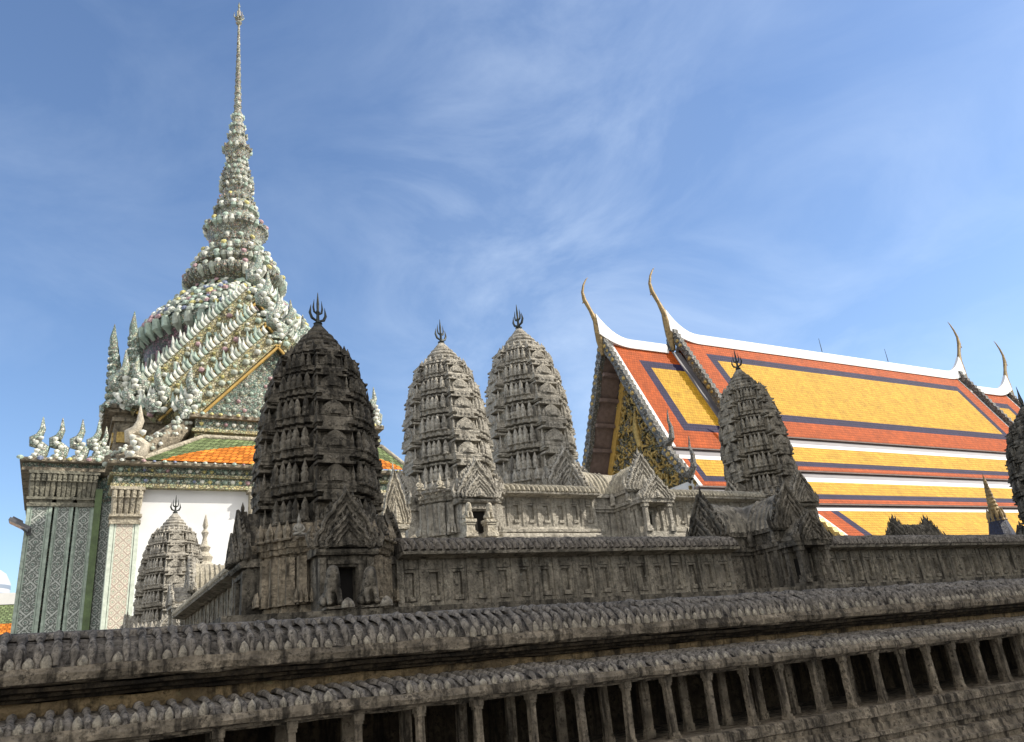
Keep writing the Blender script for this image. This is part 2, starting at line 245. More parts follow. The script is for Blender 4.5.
# ------------------------------------------------------------------ mesh builder
class MB:
    def __init__(s): s.v = []; s.f = []; s.m = []; s.uv = []; s.xf = Matrix.Identity(4); s.has_uv = False; s.keep = False
    def add(s, vs, fs, m=0, uvs=None):
        o = len(s.v); s.v += [tuple(s.xf @ Vector(p)) for p in vs]
        for i, f in enumerate(fs):
            s.f.append([o + k for k in f]); s.m.append(m if isinstance(m, int) else m[i])
            s.uv.append(uvs[i] if uvs else None)
        if uvs: s.has_uv = True
    def box(s, x0, x1, y0, y1, z0, z1, m=0, j=0.0, t=1.0):
        """box; t narrows the top"""
        cx, cy = (x0 + x1) / 2, (y0 + y1) / 2
        vs = []
        for z, k in ((z0, 1.0), (z1, t)):
            for x, y in ((x0, y0), (x1, y0), (x1, y1), (x0, y1)):
                vs.append((cx + (x - cx) * k + random.uniform(-j, j), cy + (y - cy) * k + random.uniform(-j, j), z + random.uniform(-j, j)))
        s.add(vs, [(3, 2, 1, 0), (4, 5, 6, 7), (0, 1, 5, 4), (1, 2, 6, 5), (2, 3, 7, 6), (3, 0, 4, 7)], m)
    def prism(s, poly, levels, m=0, j=0.0):
        """stack of scaled copies of a plan polygon: levels = [(z, scale)]"""
        n = len(poly); vs = []
        for z, k in levels:
            for x, y in poly: vs.append((x * k + random.uniform(-j, j), y * k + random.uniform(-j, j), z + random.uniform(-j, j) * 0.7))
        fs = []
        for a in range(len(levels) - 1):
            for i in range(n):
                q = (i + 1) % n; fs.append((a * n + i, a * n + q, (a + 1) * n + q, (a + 1) * n + i))
        fs.append(tuple(range(n - 1, -1, -1))); fs.append(tuple((len(levels) - 1) * n + i for i in range(n)))
        s.add(vs, fs, m)
    def lathe(s, prof, n=16, m=0, c=(0, 0), j=0.0, wob=0.0, lobes=0):
        vs = []; fs = []
        for r, z in prof:
            for i in range(n):
                a = 2 * PI * i / n; rr = r * (1 + (wob * math.cos(lobes * a) if lobes else 0)) + random.uniform(-j, j)
                vs.append((c[0] + rr * math.cos(a), c[1] + rr * math.sin(a), z))
        for k in range(len(prof) - 1):
            for i in range(n):
                q = (i + 1) % n; fs.append((k * n + i, k * n + q, (k + 1) * n + q, (k + 1) * n + i))
        fs.append(tuple(range(n - 1, -1, -1))); fs.append(tuple((len(prof) - 1) * n + i for i in range(n)))
        s.add(vs, fs, m)
    def sweep(s, prof, xs, m=0, amp=0.0, fr=9.0, mfun=None):
        """closed (y,z) profile swept along x with a worn, wavy edge"""
        n = len(prof); vs = []
        for x in xs:
            for k, (y, z) in enumerate(prof):
                if amp:
                    d = noise.noise_vector(Vector((x * fr, y * 7 + k * 3.7, z * 7))) * amp; vs.append((x, y + d.y, z + d.z))
                else: vs.append((x, y, z))
        fs = []; ms = []
        for a in range(len(xs) - 1):
            for i in range(n):
                q = (i + 1) % n; fs.append((a * n + i, (a + 1) * n + i, (a + 1) * n + q, a * n + q)); ms.append(mfun(i) if mfun else m)
        fs.append(tuple(range(n))); fs.append(tuple((len(xs) - 1) * n + i for i in range(n - 1, -1, -1))); ms += [m, m]
        s.add(vs, fs, ms)
    def tube(s, pts, rs, n=8, m=0, flat=1.0):
        pts = [Vector(p) for p in pts]; vs = []; fs = []
        for i, p in enumerate(pts):
            d = (pts[min(i + 1, len(pts) - 1)] - pts[max(i - 1, 0)]).normalized()
            ref = Vector((0, 1, 0)) if abs(d.y) < 0.9 else Vector((1, 0, 0))
            a = d.cross(ref).normalized(); b = d.cross(a)
            for k in range(n):
                t = 2 * PI * k / n; vs.append(tuple(p + a * math.cos(t) * rs[i] + b * math.sin(t) * rs[i] * flat))
        for i in range(len(pts) - 1):
            for k in range(n):
                q = (k + 1) % n; fs.append((i * n + k, i * n + q, (i + 1) * n + q, (i + 1) * n + k))
        fs.append(tuple(range(n - 1, -1, -1))); fs.append(tuple((len(pts) - 1) * n + i for i in range(n)))
        s.add(vs, fs, m)
    def slab(s, outline, y0, y1, m=0):
        """(x,z) outline given thickness along y"""
        n = len(outline); vs = [(x, y0, z) for x, z in outline] + [(x, y1, z) for x, z in outline]
        fs = [tuple(range(n)), tuple(range(2 * n - 1, n - 1, -1))] + [(i, i + n, (i + 1) % n + n, (i + 1) % n) for i in range(n)]
        s.add(vs, fs, m)
    def bud(s, x, y, z, w, h, m=0, n=6):
        """leaf or lotus-bud shaped upright ornament"""
        s.lathe([(w * .55, z), (w * .62, z + h * .08), (w * .38, z + h * .16), (w * .5, z + h * .36), (w * .46, z + h * .52), (w * .27, z + h * .72), (w * .05, z + h)], n, m, (x, y))
    def gem(s, p, r, m=0, up=(0, 0, 1), n=6):
        """small domed blossom"""
        up = Vector(up).normalized(); ref = Vector((1, 0, 0)) if abs(up.x) < 0.8 else Vector((0, 1, 0)); a = up.cross(ref).normalized(); b = up.cross(a); p = Vector(p)
        vs = [tuple(p + (a * math.cos(2 * PI * i / n) + b * math.sin(2 * PI * i / n)) * r * (1.0 if i % 2 else 0.8)) for i in range(n)]
        vs += [tuple(p + (a * math.cos(2 * PI * i / n) + b * math.sin(2 * PI * i / n)) * r * .62 + up * r * .5) for i in range(n)] + [tuple(p + up * r * .72), tuple(p - up * r * .4)]
        fs = []
        for i in range(n):
            q = (i + 1) % n; fs += [(i, q, n + q, n + i), (n + i, n + q, 2 * n), (q, i, 2 * n + 1)]
        s.add(vs, fs, m)
    def build(s, name, mats, parent=None, smooth=None, loc=None):
        me = bpy.data.meshes.new(name); me.from_pydata(s.v, [], s.f)
        if not isinstance(mats, (list, tuple)): mats = [mats]
        for q in mats: me.materials.append(q)
        me.polygons.foreach_set('material_index', s.m)
        if s.has_uv:
            ul = me.uv_layers.new(name='UVMap'); k = 0
            for f, u in zip(s.f, s.uv):
                for i in range(len(f)):
                    ul.data[k].uv = u[i] if u else (0, 0); k += 1
        if not s.keep:
            bm = bmesh.new(); bm.from_mesh(me); bmesh.ops.recalc_face_normals(bm, faces=bm.faces); bm.to_mesh(me); bm.free()
        if smooth is not None:
            me.polygons.foreach_set('use_smooth', [True] * len(me.polygons)); me.set_sharp_from_angle(angle=rad(smooth))
        o = bpy.data.objects.new(name, me); C.objects.link(o)
        if parent is not None: o.parent = parent
        if loc is not None: o.location = loc
        return o
def tag(o, label=None, cat=None, group=None, kind=None):
    for k, v in (('label', label), ('category', cat), ('group', group), ('kind', kind)):
        if v: o[k] = v
    return o
def thing(name, label, cat, loc=(0, 0, 0), rz=0.0, group=None, scale=None):
    o = bpy.data.objects.new(name, None); C.objects.link(o); o.location = loc; o.rotation_euler = (0, 0, rz); o.empty_display_size = 0.1
    if scale: o.scale = scale
    return tag(o, label, cat, group)
def copy_tree(o, parent=None, swap=None):
    c = o.copy(); C.objects.link(c)
    if parent is not None: c.parent = parent
    if c.type == 'MESH' and swap:
        for sl_ in c.material_slots:
            if sl_.material and sl_.material.name in swap:
                q = swap[sl_.material.name]; sl_.link = 'OBJECT'; sl_.material = q
    for ch in list(o.children): copy_tree(ch, c, swap)
    return c
def frange(a, b, st):
    n = max(1, int(round((b - a) / st))); return [a + (b - a) * i / n for i in range(n + 1)]

# ------------------------------------------------------------------ stonework shapes
OCT = [(1, .31), (.835, .31), (.835, .46), (.75, .46), (.75, .59), (.665, .59), (.665, .665), (.59, .665), (.59, .75), (.46, .75), (.46, .835), (.31, .835), (.31, 1.0)]
PLAN = []
for q in range(4):
    for x, y in OCT[:-1] + [(.31, 1.0)]:
        for _ in range(q): x, y = -y, x
        PLAN.append((x, y))
CORN = [(.835, .46), (.75, .59), (.665, .665), (.59, .75), (.46, .835)]
def rot4(p, q):
    x, y = p
    for _ in range(q): x, y = -y, x
    return x, y
GKEY = [(1.0, 0.0), (1.05, .10), (.97, .22), (.82, .31), (.77, .44), (.63, .58), (.46, .67), (.39, .79), (.20, .90), (0, 1.08)]
def gable_half(n):
    out = []
    for a in range(n + 1):
        t = a / n * (len(GKEY) - 1); i = min(int(t), len(GKEY) - 2); f = t - i
        out.append((GKEY[i][0] * (1 - f) + GKEY[i + 1][0] * f, GKEY[i][1] * (1 - f) + GKEY[i + 1][1] * f))
    return out
def gable_outline(w, z0, h, teeth=0, n=9):
    """pointed, lobed gable, centre x=0; returns (x,z) loop"""
    pts = [(x * w, z0 + z * h) for x, z in gable_half(n)]
    return pts + [(-x, z) for x, z in reversed(pts[:-1])]
def pediment(mb, w, z0, h, y, d, m=0, mrel=0, bumps=26):
    """carved gable front facing -y: rolled frames, flame leaves along the edge, relief in the field, upturned ends"""
    mb.slab(gable_outline(w * .96, z0, h * .96), y, y + d, m)
    for k, yy, r in ((.97, y - d * .15, .075), (.74, y - d * .25, .055), (.55, y - d * .35, .04)):
        o = gable_outline(w * k, z0 + h * .02, h * k * .97); mb.tube([(x, yy, z) for x, z in o], [w * r] * len(o), 6, m)
    mb.slab(gable_outline(w * .46, z0 + h * .02, h * .44), y - d * .3, y + d * .02, mrel)
    mb.bud(0, y - d * .3, z0 + h * .04, w * .26, h * .36, mrel, 7)
    for sx in (-1, 1):
        mb.bud(sx * w * .22, y - d * .2, z0 + h * .03, w * .16, h * .2, mrel, 6)
        hf = gable_half(10)
        for i in range(1, 10):
            x, z = hf[i]; nx_, nz_ = (.75, .65) if i < 6 else (.5, .85); q = w * (.17 if i % 2 else .13)
            p = (sx * x * w, y + d * .3, z0 + z * h)
            mb.tube([p, (p[0] + sx * nx_ * q * .7, p[1] - d * .2, p[2] + nz_ * q * .6), (p[0] + sx * nx_ * q * .75, p[1] - d * .1, p[2] + nz_ * q * 1.7)], [w * .06, w * .055, w * .008], 5, m)
        mb.tube([(sx * w * .90, y + d * .4, z0), (sx * w * 1.14, y + d * .3, z0 + h * .05), (sx * w * 1.24, y + d * .3, z0 + h * .2), (sx * w * 1.12, y + d * .3, z0 + h * .40)], [w * .11, w * .11, w * .08, w * .015], 6, m)
    mb.bud(0, y + d * .4, z0 + h * 1.0, w * .14, h * .22, m, 6)
    for i in range(bumps):
        sx = -1 if i % 2 else 1; k = (.86, .645)[(i // 2) % 2]; t = (i + .5) / bumps
        o = gable_half(14); p = o[int(t * 14)]
        mb.gem((sx * p[0] * w * k, y - d * .02, z0 + h * .02 + p[1] * h * k * .97), w * .06, mrel, (0, -1, 0))
def ribs(mb, x0, x1, path, step, r, m=0, mb_bud=None, bud=None, courses=1, jit=0.0):
    """rows of stone tile ribs running down the (y,z) path"""
    n = int((x1 - x0) / step)
    for i in range(n + 1):
        x = x0 + (x1 - x0) * i / max(n, 1); vs = []; K = len(path); dz = random.uniform(-jit, jit); dr = 1 + random.uniform(-.12, .12)
        for k, (y, z) in enumerate(path):
            a = path[max(k - 1, 0)]; b = path[min(k + 1, K - 1)]; ty, tz = b[0] - a[0], b[1] - a[1]; ln = math.hypot(ty, tz) or 1
            ny, nz = (tz / ln, -ty / ln)
            if nz < 0: ny, nz = -ny, -nz
            ph = (k / (K - 1) * courses) % 1.0; q = r * dr * (0.62 + 0.62 * math.sin(PI * min(1, ph * 1.15 + .05)) ** .8) if courses > 1 else r * dr
            if courses > 1: q *= 1 + .22 * noise.noise(Vector((x * 40, k * .7, z * 30)))
            for s_ in range(5):
                t = PI * s_ / 4; vs.append((x + q * math.cos(t), y + ny * q * math.sin(t) * 1.15, z + nz * q * math.sin(t) * 1.15 + dz))
        fs = []
        for k in range(K - 1):
            for s_ in range(4): fs.append((k * 5 + s_, k * 5 + s_ + 1, (k + 1) * 5 + s_ + 1, (k + 1) * 5 + s_))
        fs.append(tuple((K - 1) * 5 + s_ for s_ in range(5)))
        mb.add(vs, fs, m)
        if bud and (random.random() > bud[2]):
            y, z = path[-1]; mb.bud(x, y - bud[0] * .15, z - bud[1] * .15, bud[0] * random.uniform(.85, 1.15), bud[1] * random.uniform(.8, 1.15), m, 6)

TIERS = [(.50, .71, .372), (.71, .917, .382), (.917, 1.115, .378), (1.115, 1.30, .358), (1.30, 1.46, .326), (1.46, 1.60, .276)]
def make_prang(label, arm=.52, side=.45, group='carved stone towers of the temple model', lmat='old'):
    S = MAT[lmat]
    t = thing('stone_tower', label, 'tower', group=group)
    # ---- base: redented block with plinth, pilasters and cornice
    b = MB()
    b.prism(PLAN, [(0, .445), (.035, .445), (.036, .435), (.06, .43), (.065, .42), (.07, .41), (.30, .41), (.305, .425), (.325, .43), (.33, .455), (.355, .46), (.36, .475), (.395, .475), (.40, .44), (.41, .40), (.50, .385)], 0, .0025)
    for q in range(4):
        for c in CORN:
            x, y = rot4(c, q); b.box(x * .43 - .022, x * .43 + .022, y * .43 - .022, y * .43 + .022, .065, .31, 0, .002)
            x, y = rot4(c, q); b.bud(x * .47, y * .47, .395, .05, .105)
        for k in range(4):      # worn figures in relief along the foot of the wall
            for sx in (-1, 1):
                x, y = rot4((.405, sx * (.155 + .028 * k)), q); b.bud(x, y, .07, .026, .075, 0, 5)
    b.build('base', S if lmat != 'old' else MAT['baseold'], t)
    # ---- four porches
    for q in range(4):
        p = MB(); p.xf = Matrix.Rotation(q * PI / 2, 4, 'Z')
        f = -arm if q == 0 else -side
        p.box(-.150, -.066, f, -.15, 0, .285, 0, .002); p.box(.066, .150, f, -.15, 0, .285, 0, .002); p.box(-.0655, .0655, f, -.38, .228, .2848, 0, .001)
        p.box(-.0655, .0655, max(f + .006, -.432), -.15, 0, .2278, 1)  # panel coloured near-black as the shade of the door opening
        for sx in (-1, 1):
            p.box(sx * .082 - .015, sx * .082 + .015, f - .014, f + .001, .0, .239, 0, .001)
            p.box(sx * .133 - .018, sx * .133 + .018, f - .020, f + .001, .0, .272, 0, .001)
        p.box(-.105, .105, f - .018, f + .001, .2395, .258, 0, .001)
        p.sweep([(f - .030, .286), (f - .042, .298), (f - .042, .312), (f - .026, .318), (f + .02, .33), (-.37, .33), (-.37, .286)], frange(-.175, .175, .05), 0, .003)
        p.box(-.17, .17, f - .05, -.4, -.002, .018, 0, .001)
        # little vaulted roof from the gable back to the tower
        p.slab([(x * .82, z) for x, z in gable_outline(.17, .328, .26, 0)], f + .03, -.30, 0)
        po = p.build('porch', [S, MAT['voidshade']], t)
        g = MB(); g.xf = p.xf
        pediment(g, .172, .326, .285, f - .02, .045)
        pediment(g, .125, .322, .165, f - .055, .03, bumps=14)
        g.build('pediment', S, po)
    # ---- six storeys
    for ti, (z0, z1, wd) in enumerate(TIERS):
        h = z1 - z0; b = MB(); nx = TIERS[ti + 1][2] / wd if ti < 5 else .84
        mid_ = nx * .5 + .5
        lev = [(z0, 1.0), (z0 + .045 * h, 1.0), (z0 + .05 * h, .46), (z0 + .70 * h, .44), (z0 + .705 * h, .93 * mid_), (z0 + .775 * h, .95 * mid_), (z0 + .78 * h, .80 * mid_), (z0 + .84 * h, .80 * mid_), (z0 + .845 * h, 1.0 * nx * .5 + .5 * mid_), (z0 + .93 * h, 1.01 * nx), (z1, .99 * nx)]
        b.prism(PLAN, [(z, k * wd) for z, k in lev], 0, .0014)
        for q in range(4):
            b.xf = Matrix.Rotation(q * PI / 2, 4, 'Z'); y = -wd
            b.box(-.30 * wd, .30 * wd, y * .80, y * .4, z0 + .05 * h, z0 + .56 * h, 0, .001)
            arch = [(-.22, 0), (.22, 0), (.235, .14), (.19, .28), (.10, .42), (0, .52), (-.10, .42), (-.19, .28), (-.235, .14)]
            b.slab([(x * wd, z0 + .04 * h + z * h) for x, z in arch], y * .98, y * .40, 0)
            b.slab([(x * wd * .70, z0 + .045 * h + z * h * .72) for x, z in arch], y * 1.015, y * .97, 0)
            b.slab([(x * wd * .38, z0 + .05 * h + z * h * .42) for x, z in arch], y * 1.045, y * 1.01, 0)
            for sx in (-1, 1): b.bud(sx * wd * .285, y * .93, z0 + .04 * h, .06 * wd, h * .48)
            b.slab([(x * wd, z0 + z * h) for x, z in ((-.30, .545), (.30, .545), (.30, .62), (.22, .62), (.20, .66), (.20, .76), (.31, .76), (.31, .83), (-.31, .83), (-.31, .76), (-.20, .76), (-.20, .66), (-.22, .62), (-.30, .62))], y * 1.012 * mid_, y * .40, 0)
            b.gem((0, y * 1.01 * mid_, z0 + .70 * h), .04 * wd, 0, (0, -1, 0))
            for sx in (-1, 1): b.gem((sx * .1 * wd, y * 1.01 * mid_, z0 + .70 * h), .035 * wd, 0, (0, -1, 0))
        b.xf = Matrix.Identity(4)
        if True:
            for c in CORN:      # the corner away from every view keeps its ornaments in the storey itself
                x, y = c; b.bud(x * wd * .93, y * wd * .93, z0 + .04 * h, .13 * wd, h * .66)
        to = b.build('storey', S, t)
        for q in (1, 2, 3):
            for k, c in enumerate(CORN):
                key = 'antefix'
                x, y = rot4(c, q)
                if key not in PROTO:
                    a = MB(); a.lathe([(.07, 0), (.08, .05), (.05, .09), (.062, .2), (.066, .3), (.04, .37), (.052, .44), (.036, .54), (.008, .68)], 7); PROTO[key] = a.build('antefix', S, to, 35); a_ = PROTO[key]
                else:
                    a_ = PROTO[key].copy(); C.objects.link(a_); a_.parent = to
                a_.location = (x * wd * .95, y * wd * .95, z0 + .04 * h); a_.scale = (wd * random.uniform(.95, 1.25), wd * random.uniform(.9, 1.2), h * random.uniform(.88, 1.02))
    PROTO.clear()
    # ---- lotus crown
    b = MB(); ring = []
    for i, (r, z) in enumerate([(.200, 1.60), (.165, 1.645), (.136, 1.69), (.106, 1.732), (.072, 1.768)]):
        nz = (1.645, 1.69, 1.732, 1.768, 1.80)[i]
        ring += [(r * .93, z), (r * 1.0, z + (nz - z) * .35), (r * .97, z + (nz - z) * .7), (r * .82, z + (nz - z) * .98)]
    ring += [(.06, 1.803), (.045, 1.82), (.03, 1.84)]
    b.lathe(ring, 24, 0, (0, 0), .0015)
    for i in range(22):
        a = 2 * PI * i / 22; b.bud(.200 * math.cos(a), .200 * math.sin(a), 1.585, .035, .070, 0, 5)
    for i in range(18):
        a = 2 * PI * i / 18; b.gem((.152 * math.cos(a), .152 * math.sin(a), 1.665), .018, 0, (math.cos(a), math.sin(a), .3))
    b.build('crown', S, t, 40)
    # ---- bronze trident finial
    b = MB()
    b.lathe([(.034, 1.835), (.026, 1.85), (.032, 1.858), (.013, 1.87), (.010, 1.93), (.015, 1.94), (.009, 1.955), (.010, 2.0), (.002, 2.085)], 8, 0)
    for a in (.25, .25 + PI):
        ca, sa = math.cos(a), math.sin(a)
        b.tube([(ca * .008, sa * .008, 1.875), (ca * .045, sa * .045, 1.892), (ca * .060, sa * .060, 1.925), (ca * .052, sa * .052, 1.985)], [.008, .011, .010, .001], 6)
        b.tube([(ca * .006, sa * .006, 1.925), (ca * .028, sa * .028, 1.94), (ca * .034, sa * .034, 1.97), (ca * .028, sa * .028, 2.03)], [.006, .008, .007, .001], 6)
    b.build('finial', MAT['iron'], t, 40)
    return t
PROTO = {}

# ------------------------------------------------------------------ ground and terraces
g = MB(); g.add([(-900, -900, 0), (900, -900, 0), (900, 900, 0), (-900, 900, 0)], [(0, 1, 2, 3)]); tag(g.build('ground', MAT['paving']), kind='structure')
g = MB(); g.box(-3.2, 13.2, 3.06, 15.4, .004, 1.50); tag(g.build('lower_terrace', MAT['fore']), kind='structure')
g = MB()
for (a, b_, k) in ((1.5, 1.62, 0), (1.62, 1.75, .05), (1.75, 1.96, .10)): g.box(.55 + k, 10.4 - k, 3.72 + k, 13.4 - k, a + .001, b_, 0, .002)
tag(g.build('middle_terrace', MAT['old']), kind='structure')
g = MB()
for (a, b_, k) in ((1.96, 2.2, 0), (2.2, 2.45, .06), (2.45, 2.67, .12)): g.box(2.3 + k, 8.15 - k, 5.75 + k, 11.3 - k, a + .001, b_, 0, .002)
tag(g.build('upper_terrace', MAT['lit']), kind='structure')

# ------------------------------------------------------------------ outer gallery (nearest, in shade)
og = thing('outer_gallery', 'long dark stone gallery in front with two tiled roofs above a row of small pillars', 'gallery', (0, 0, 0))
X0, X1 = -3.0, 10.6
XS = frange(X0, X1, .045)
b = MB()   # upper eave moulding and cornice beneath it, coloured dark with stain and recess shade
b.sweep([(2.52, 1.730), (2.49, 1.727), (2.483, 1.708), (2.487, 1.690), (2.50, 1.684), (2.53, 1.681), (2.95, 1.681), (2.95, 1.730)], XS, 0, .007)
b.build('upper_eave', MAT['fore'], og)
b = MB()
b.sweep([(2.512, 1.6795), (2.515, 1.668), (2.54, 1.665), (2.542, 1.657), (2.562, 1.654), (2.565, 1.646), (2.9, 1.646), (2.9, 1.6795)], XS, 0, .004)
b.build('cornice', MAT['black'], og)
b = MB(); b.sweep([(2.588, 1.6455), (2.594, 1.595), (2.9, 1.595), (2.9, 1.6455)], XS, 0, .006); b.build('ochre_wall', MAT['strip'], og)
BUDS = []
def bud_row(x0, x1, step, y, z, w, h, gap, single):
    """lotus-bud end tiles: those in clear view are parts of their own, the rest one mass"""
    rest = MB(); n = int((x1 - x0) / step)
    for i in range(n + 1):
        if random.random() < gap: continue
        x = x0 + (x1 - x0) * i / n; k = random.uniform(.8, 1.2); k2 = random.uniform(.75, 1.15); x += random.uniform(-.002, .002)
        prof = [(w * .42, -.004), (w * .52, h * .22), (w * .46, h * .5), (w * .26, h * .8), (w * .06, h)]
        if single[0] < x < single[1]:
            if not BUDS:
                q = MB(); q.lathe(prof, 8); o = q.build('lotus_bud', MAT['bud'], og, 50)
            else: o = BUDS[0].copy(); C.objects.link(o)
            o.parent = og; o.location = (x, y, z); o.scale = (k, k, k2); BUDS.append(o)
        else: rest.lathe([(r * k, z + q * k2) for r, q in prof], 8, 0, (x, y))
    tag(rest.build('lotus_bud_row', MAT['bud'], og, 50), kind='stuff')
b = MB()
b.sweep([(2.515, 1.722), (2.545, 1.763), (2.595, 1.796), (2.66, 1.812), (2.74, 1.805), (2.74, 1.70)], XS, 0, .004)
pth = [(2.655 - .150 * math.sin(q * PI / 2 / 11 * .98) - .003, 1.726 + .090 * math.cos(q * PI / 2 / 11)) for q in range(12)]
ribs(b, X0 + .02, X1 - .02, pth, .042, .0108, 0, None, None, 2, .004)
b.sweep([(2.625, 1.806), (2.632, 1.824), (2.655, 1.829), (2.69, 1.824), (2.70, 1.80)], XS, 0, .004)
b.build('upper_roof', MAT['tilestone'], og, 50)
bud_row(X0 + .041, X1 - .041, .042, 2.503, 1.726, .027, .032, .14, (-.15, 2.7))
b = MB()
b.sweep([(2.38, 1.572), (2.352, 1.570), (2.346, 1.553), (2.35, 1.540), (2.37, 1.536), (2.373, 1.530), (2.392, 1.528), (2.395, 1.524), (2.62, 1.524), (2.62, 1.572)], XS, 0, .005)
b.build('lower_eave', MAT['fore'], og)
b = MB()
b.sweep([(2.37, 1.562), (2.41, 1.582), (2.47, 1.597), (2.54, 1.606), (2.593, 1.609), (2.593, 1.54)], XS, 0, .004)
pth = [(2.590 - .222 * math.sin(q * PI / 2 / 8), 1.566 + .044 * math.cos(q * PI / 2 / 8)) for q in range(9)]
ribs(b, X0 + .02, X1 - .02, pth, .042, .0105, 0, None, None, 2, .003)
b.build('lower_roof', MAT['tilestone'], og, 50)
bud_row(X0 + .041, X1 - .041, .042, 2.372, 1.569, .027, .025, .28, (-.1, 1.2))
b = MB(); b.box(X0, X1, 2.96, 3.05, 1.0, 1.594); b.box(X0, X1, 2.622, 2.955, 1.535, 1.594); b.build('back_wall', MAT['black'], og)  # shade of the deep gallery put into the wall colour
b = MB()
b.sweep([(2.345, 1.323), (2.338, 1.316), (2.336, 1.286), (2.350, 1.281), (2.352, 1.262), (2.342, 1.258), (2.340, 1.232), (2.326, 1.228), (2.325, 1.214), (2.338, 1.210), (2.338, 1.194), (2.318, 1.188), (2.312, 1.158), (2.298, 1.153), (2.298, 1.138), (2.308, 1.133), (2.308, 1.116), (2.282, 1.108), (2.274, 1.072), (2.258, 1.066), (2.258, 1.03), (2.24, 1.02), (2.23, .98), (2.23, .94), (2.20, .92), (2.20, .86), (2.16, .84), (2.16, .6), (2.10, .55), (2.10, .01), (2.95, .01), (2.95, 1.323)], XS, 0, .003)
b.build('base_moulding', MAT['fore'], og)
pp = MB()
pp.box(-.0175, .0175, -.018, .018, 0, .012, 0, .001); pp.box(-.0145, .0145, -.015, .015, .012, .024, 0, .001)
pp.box(-.0120, .0120, -.012, .012, .024, .180, 0, .001, .93); pp.box(-.0135, .0135, -.014, .014, .180, .189, 0, .001); pp.box(-.0160, .0160, -.017, .017, .189, .210, 0, .001)
p0 = pp.build('pillar', MAT['fore'], og); p0.location = (X0 + .1, 2.395, 1.320)
ip = MB(); ip.box(-.020, .020, -.012, .012, 0, .03, 0, .001); ip.box(-.017, .017, -.009, .009, .03, .214, 0, .001)
i0 = ip.build('inner_pillar', MAT['fore'], og); i0.location = (X0 + .1, 2.535, 1.320)
xx = X0 + .1 + .195; first = True
while xx < X1 - .05:
    for o_, y in ((p0, 2.395), (i0, 2.535)):
        c = o_.copy(); C.objects.link(c); c.parent = og; c.location = (xx + random.uniform(-.006, .006), y, 1.320); c.rotation_euler = (random.uniform(-.02, .02), random.uniform(-.02, .02), random.uniform(-.06, .06)); c.scale = (random.uniform(.92, 1.08), random.uniform(.92, 1.08), 1.0)
    xx += .195

# ------------------------------------------------------------------ inner galleries
def gallery(label, length, wall_h, base_h, nwin, m, mt, loc, rz=0, step=.052, s=1.0):
    """gallery in local x along its length, front facing -y, floor z=0"""
    t = thing('gallery', label, 'gallery', loc, rz, 'inner galleries of the temple model')
    xs = frange(0, length, .06)
    b = MB()
    b.box(0, length, .035 * s, .3 * s, base_h, wall_h, 0)
    b.sweep([(0, base_h), (0, base_h + .035), (.036, base_h + .035), (.036, base_h)], xs, 0, .002)
    b.sweep([(0, wall_h - .060), (0, wall_h), (.036, wall_h), (.036, wall_h - .060)], xs, 0, .002)
    sp = length / nwin; ww = .040 * s; z0, z1 = base_h + .0355, wall_h - .0605
    for i in range(nwin + 1):
        a = 0 if i == 0 else (i - .5) * sp + ww; e = length if i == nwin else (i + .5) * sp - ww
        b.box(a, e, 0.001, .036, z0, z1, 0, .0006)
        c = (a + e) / 2
        if e - a > .03: b.box(c - .020 * s, c + .020 * s, -.010, .0005, base_h + .002, wall_h - .002, 0, .001)
    b.build('wall', m, t)
    b = MB()
    b.sweep([(-.015, base_h), (-.02, base_h - .02), (-.05, base_h - .03), (-.05, base_h - .055), (-.03, base_h - .06), (-.06, base_h - .075), (-.07, base_h - .1), (-.07, min(-.02, base_h - .11)), (.3, min(-.02, base_h - .11)), (.3, base_h)], xs, 0, .003)
    b.build('base_moulding', m, t)
    for i in range(nwin):
        c = (i + .5) * sp; q = MB()
        for sx in (-1, 1): q.box(c + sx * (ww - .005) - .005, c + sx * (ww - .005) + .005, .004, .034, z0 + .003, z1 - .003, 0, .0006)
        q.box(c - ww + .011, c + ww - .011, .004, .034, z1 - .018, z1 - .003, 0, .0006); q.box(c - ww + .011, c + ww - .011, -.012, .034, z0 + .003, z0 + .030, 0, .0006)
        wn = q.build('window', m, t)
        q = MB(); q.box(c - ww + .014, c + ww - .014, .027, .0345, z0 + .031, z1 - .021, 0, .0006); q.build('shutter', m, wn)
    b = MB()
    b.sweep([(-.03, wall_h - .004), (-.045, wall_h), (-.115, wall_h + .010), (-.12, wall_h + .026), (-.10, wall_h + .030), (.3, wall_h + .030), (.3, wall_h - .004)], xs, 0, .003)
    b.build('eave', m, t)
    b = MB(); e = wall_h + .028; rh = .085 * s
    pth = [(.12 - .232 * math.sin(k * PI / 12), e + .004 + rh * math.cos(k * PI / 12) ** .9 if k < 6 else e + .004) for k in range(7)]
    b.sweep([(-.108, e - .002)] + [(y + .004, z - .004) for y, z in reversed(pth[:-1])] + [(.30, e + .01), (.30, e - .002)], xs, 0, .002)
    ribs(b, .02, length - .02, pth, step, step * .33, 0, None, None, 1, .001)
    b.sweep([(.095, e + rh), (.10, e + rh + .018), (.125, e + rh + .022), (.15, e + rh + .018), (.155, e + rh)], xs, 0, .002)
    b.build('tiled_roof', mt, t, 45)
    return t
FL2, FL3 = 1.965, 2.685
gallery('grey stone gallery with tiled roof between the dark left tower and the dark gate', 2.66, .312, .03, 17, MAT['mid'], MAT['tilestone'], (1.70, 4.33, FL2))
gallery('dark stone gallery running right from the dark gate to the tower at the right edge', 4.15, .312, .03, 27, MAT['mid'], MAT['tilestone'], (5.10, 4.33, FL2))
gallery('shaded stone gallery going back beside the dark left tower, before the white wall', 3.1, .38, .03, 16, MAT['mid'], MAT['tilelit'], (1.05, 8.05, FL2), -PI / 2)
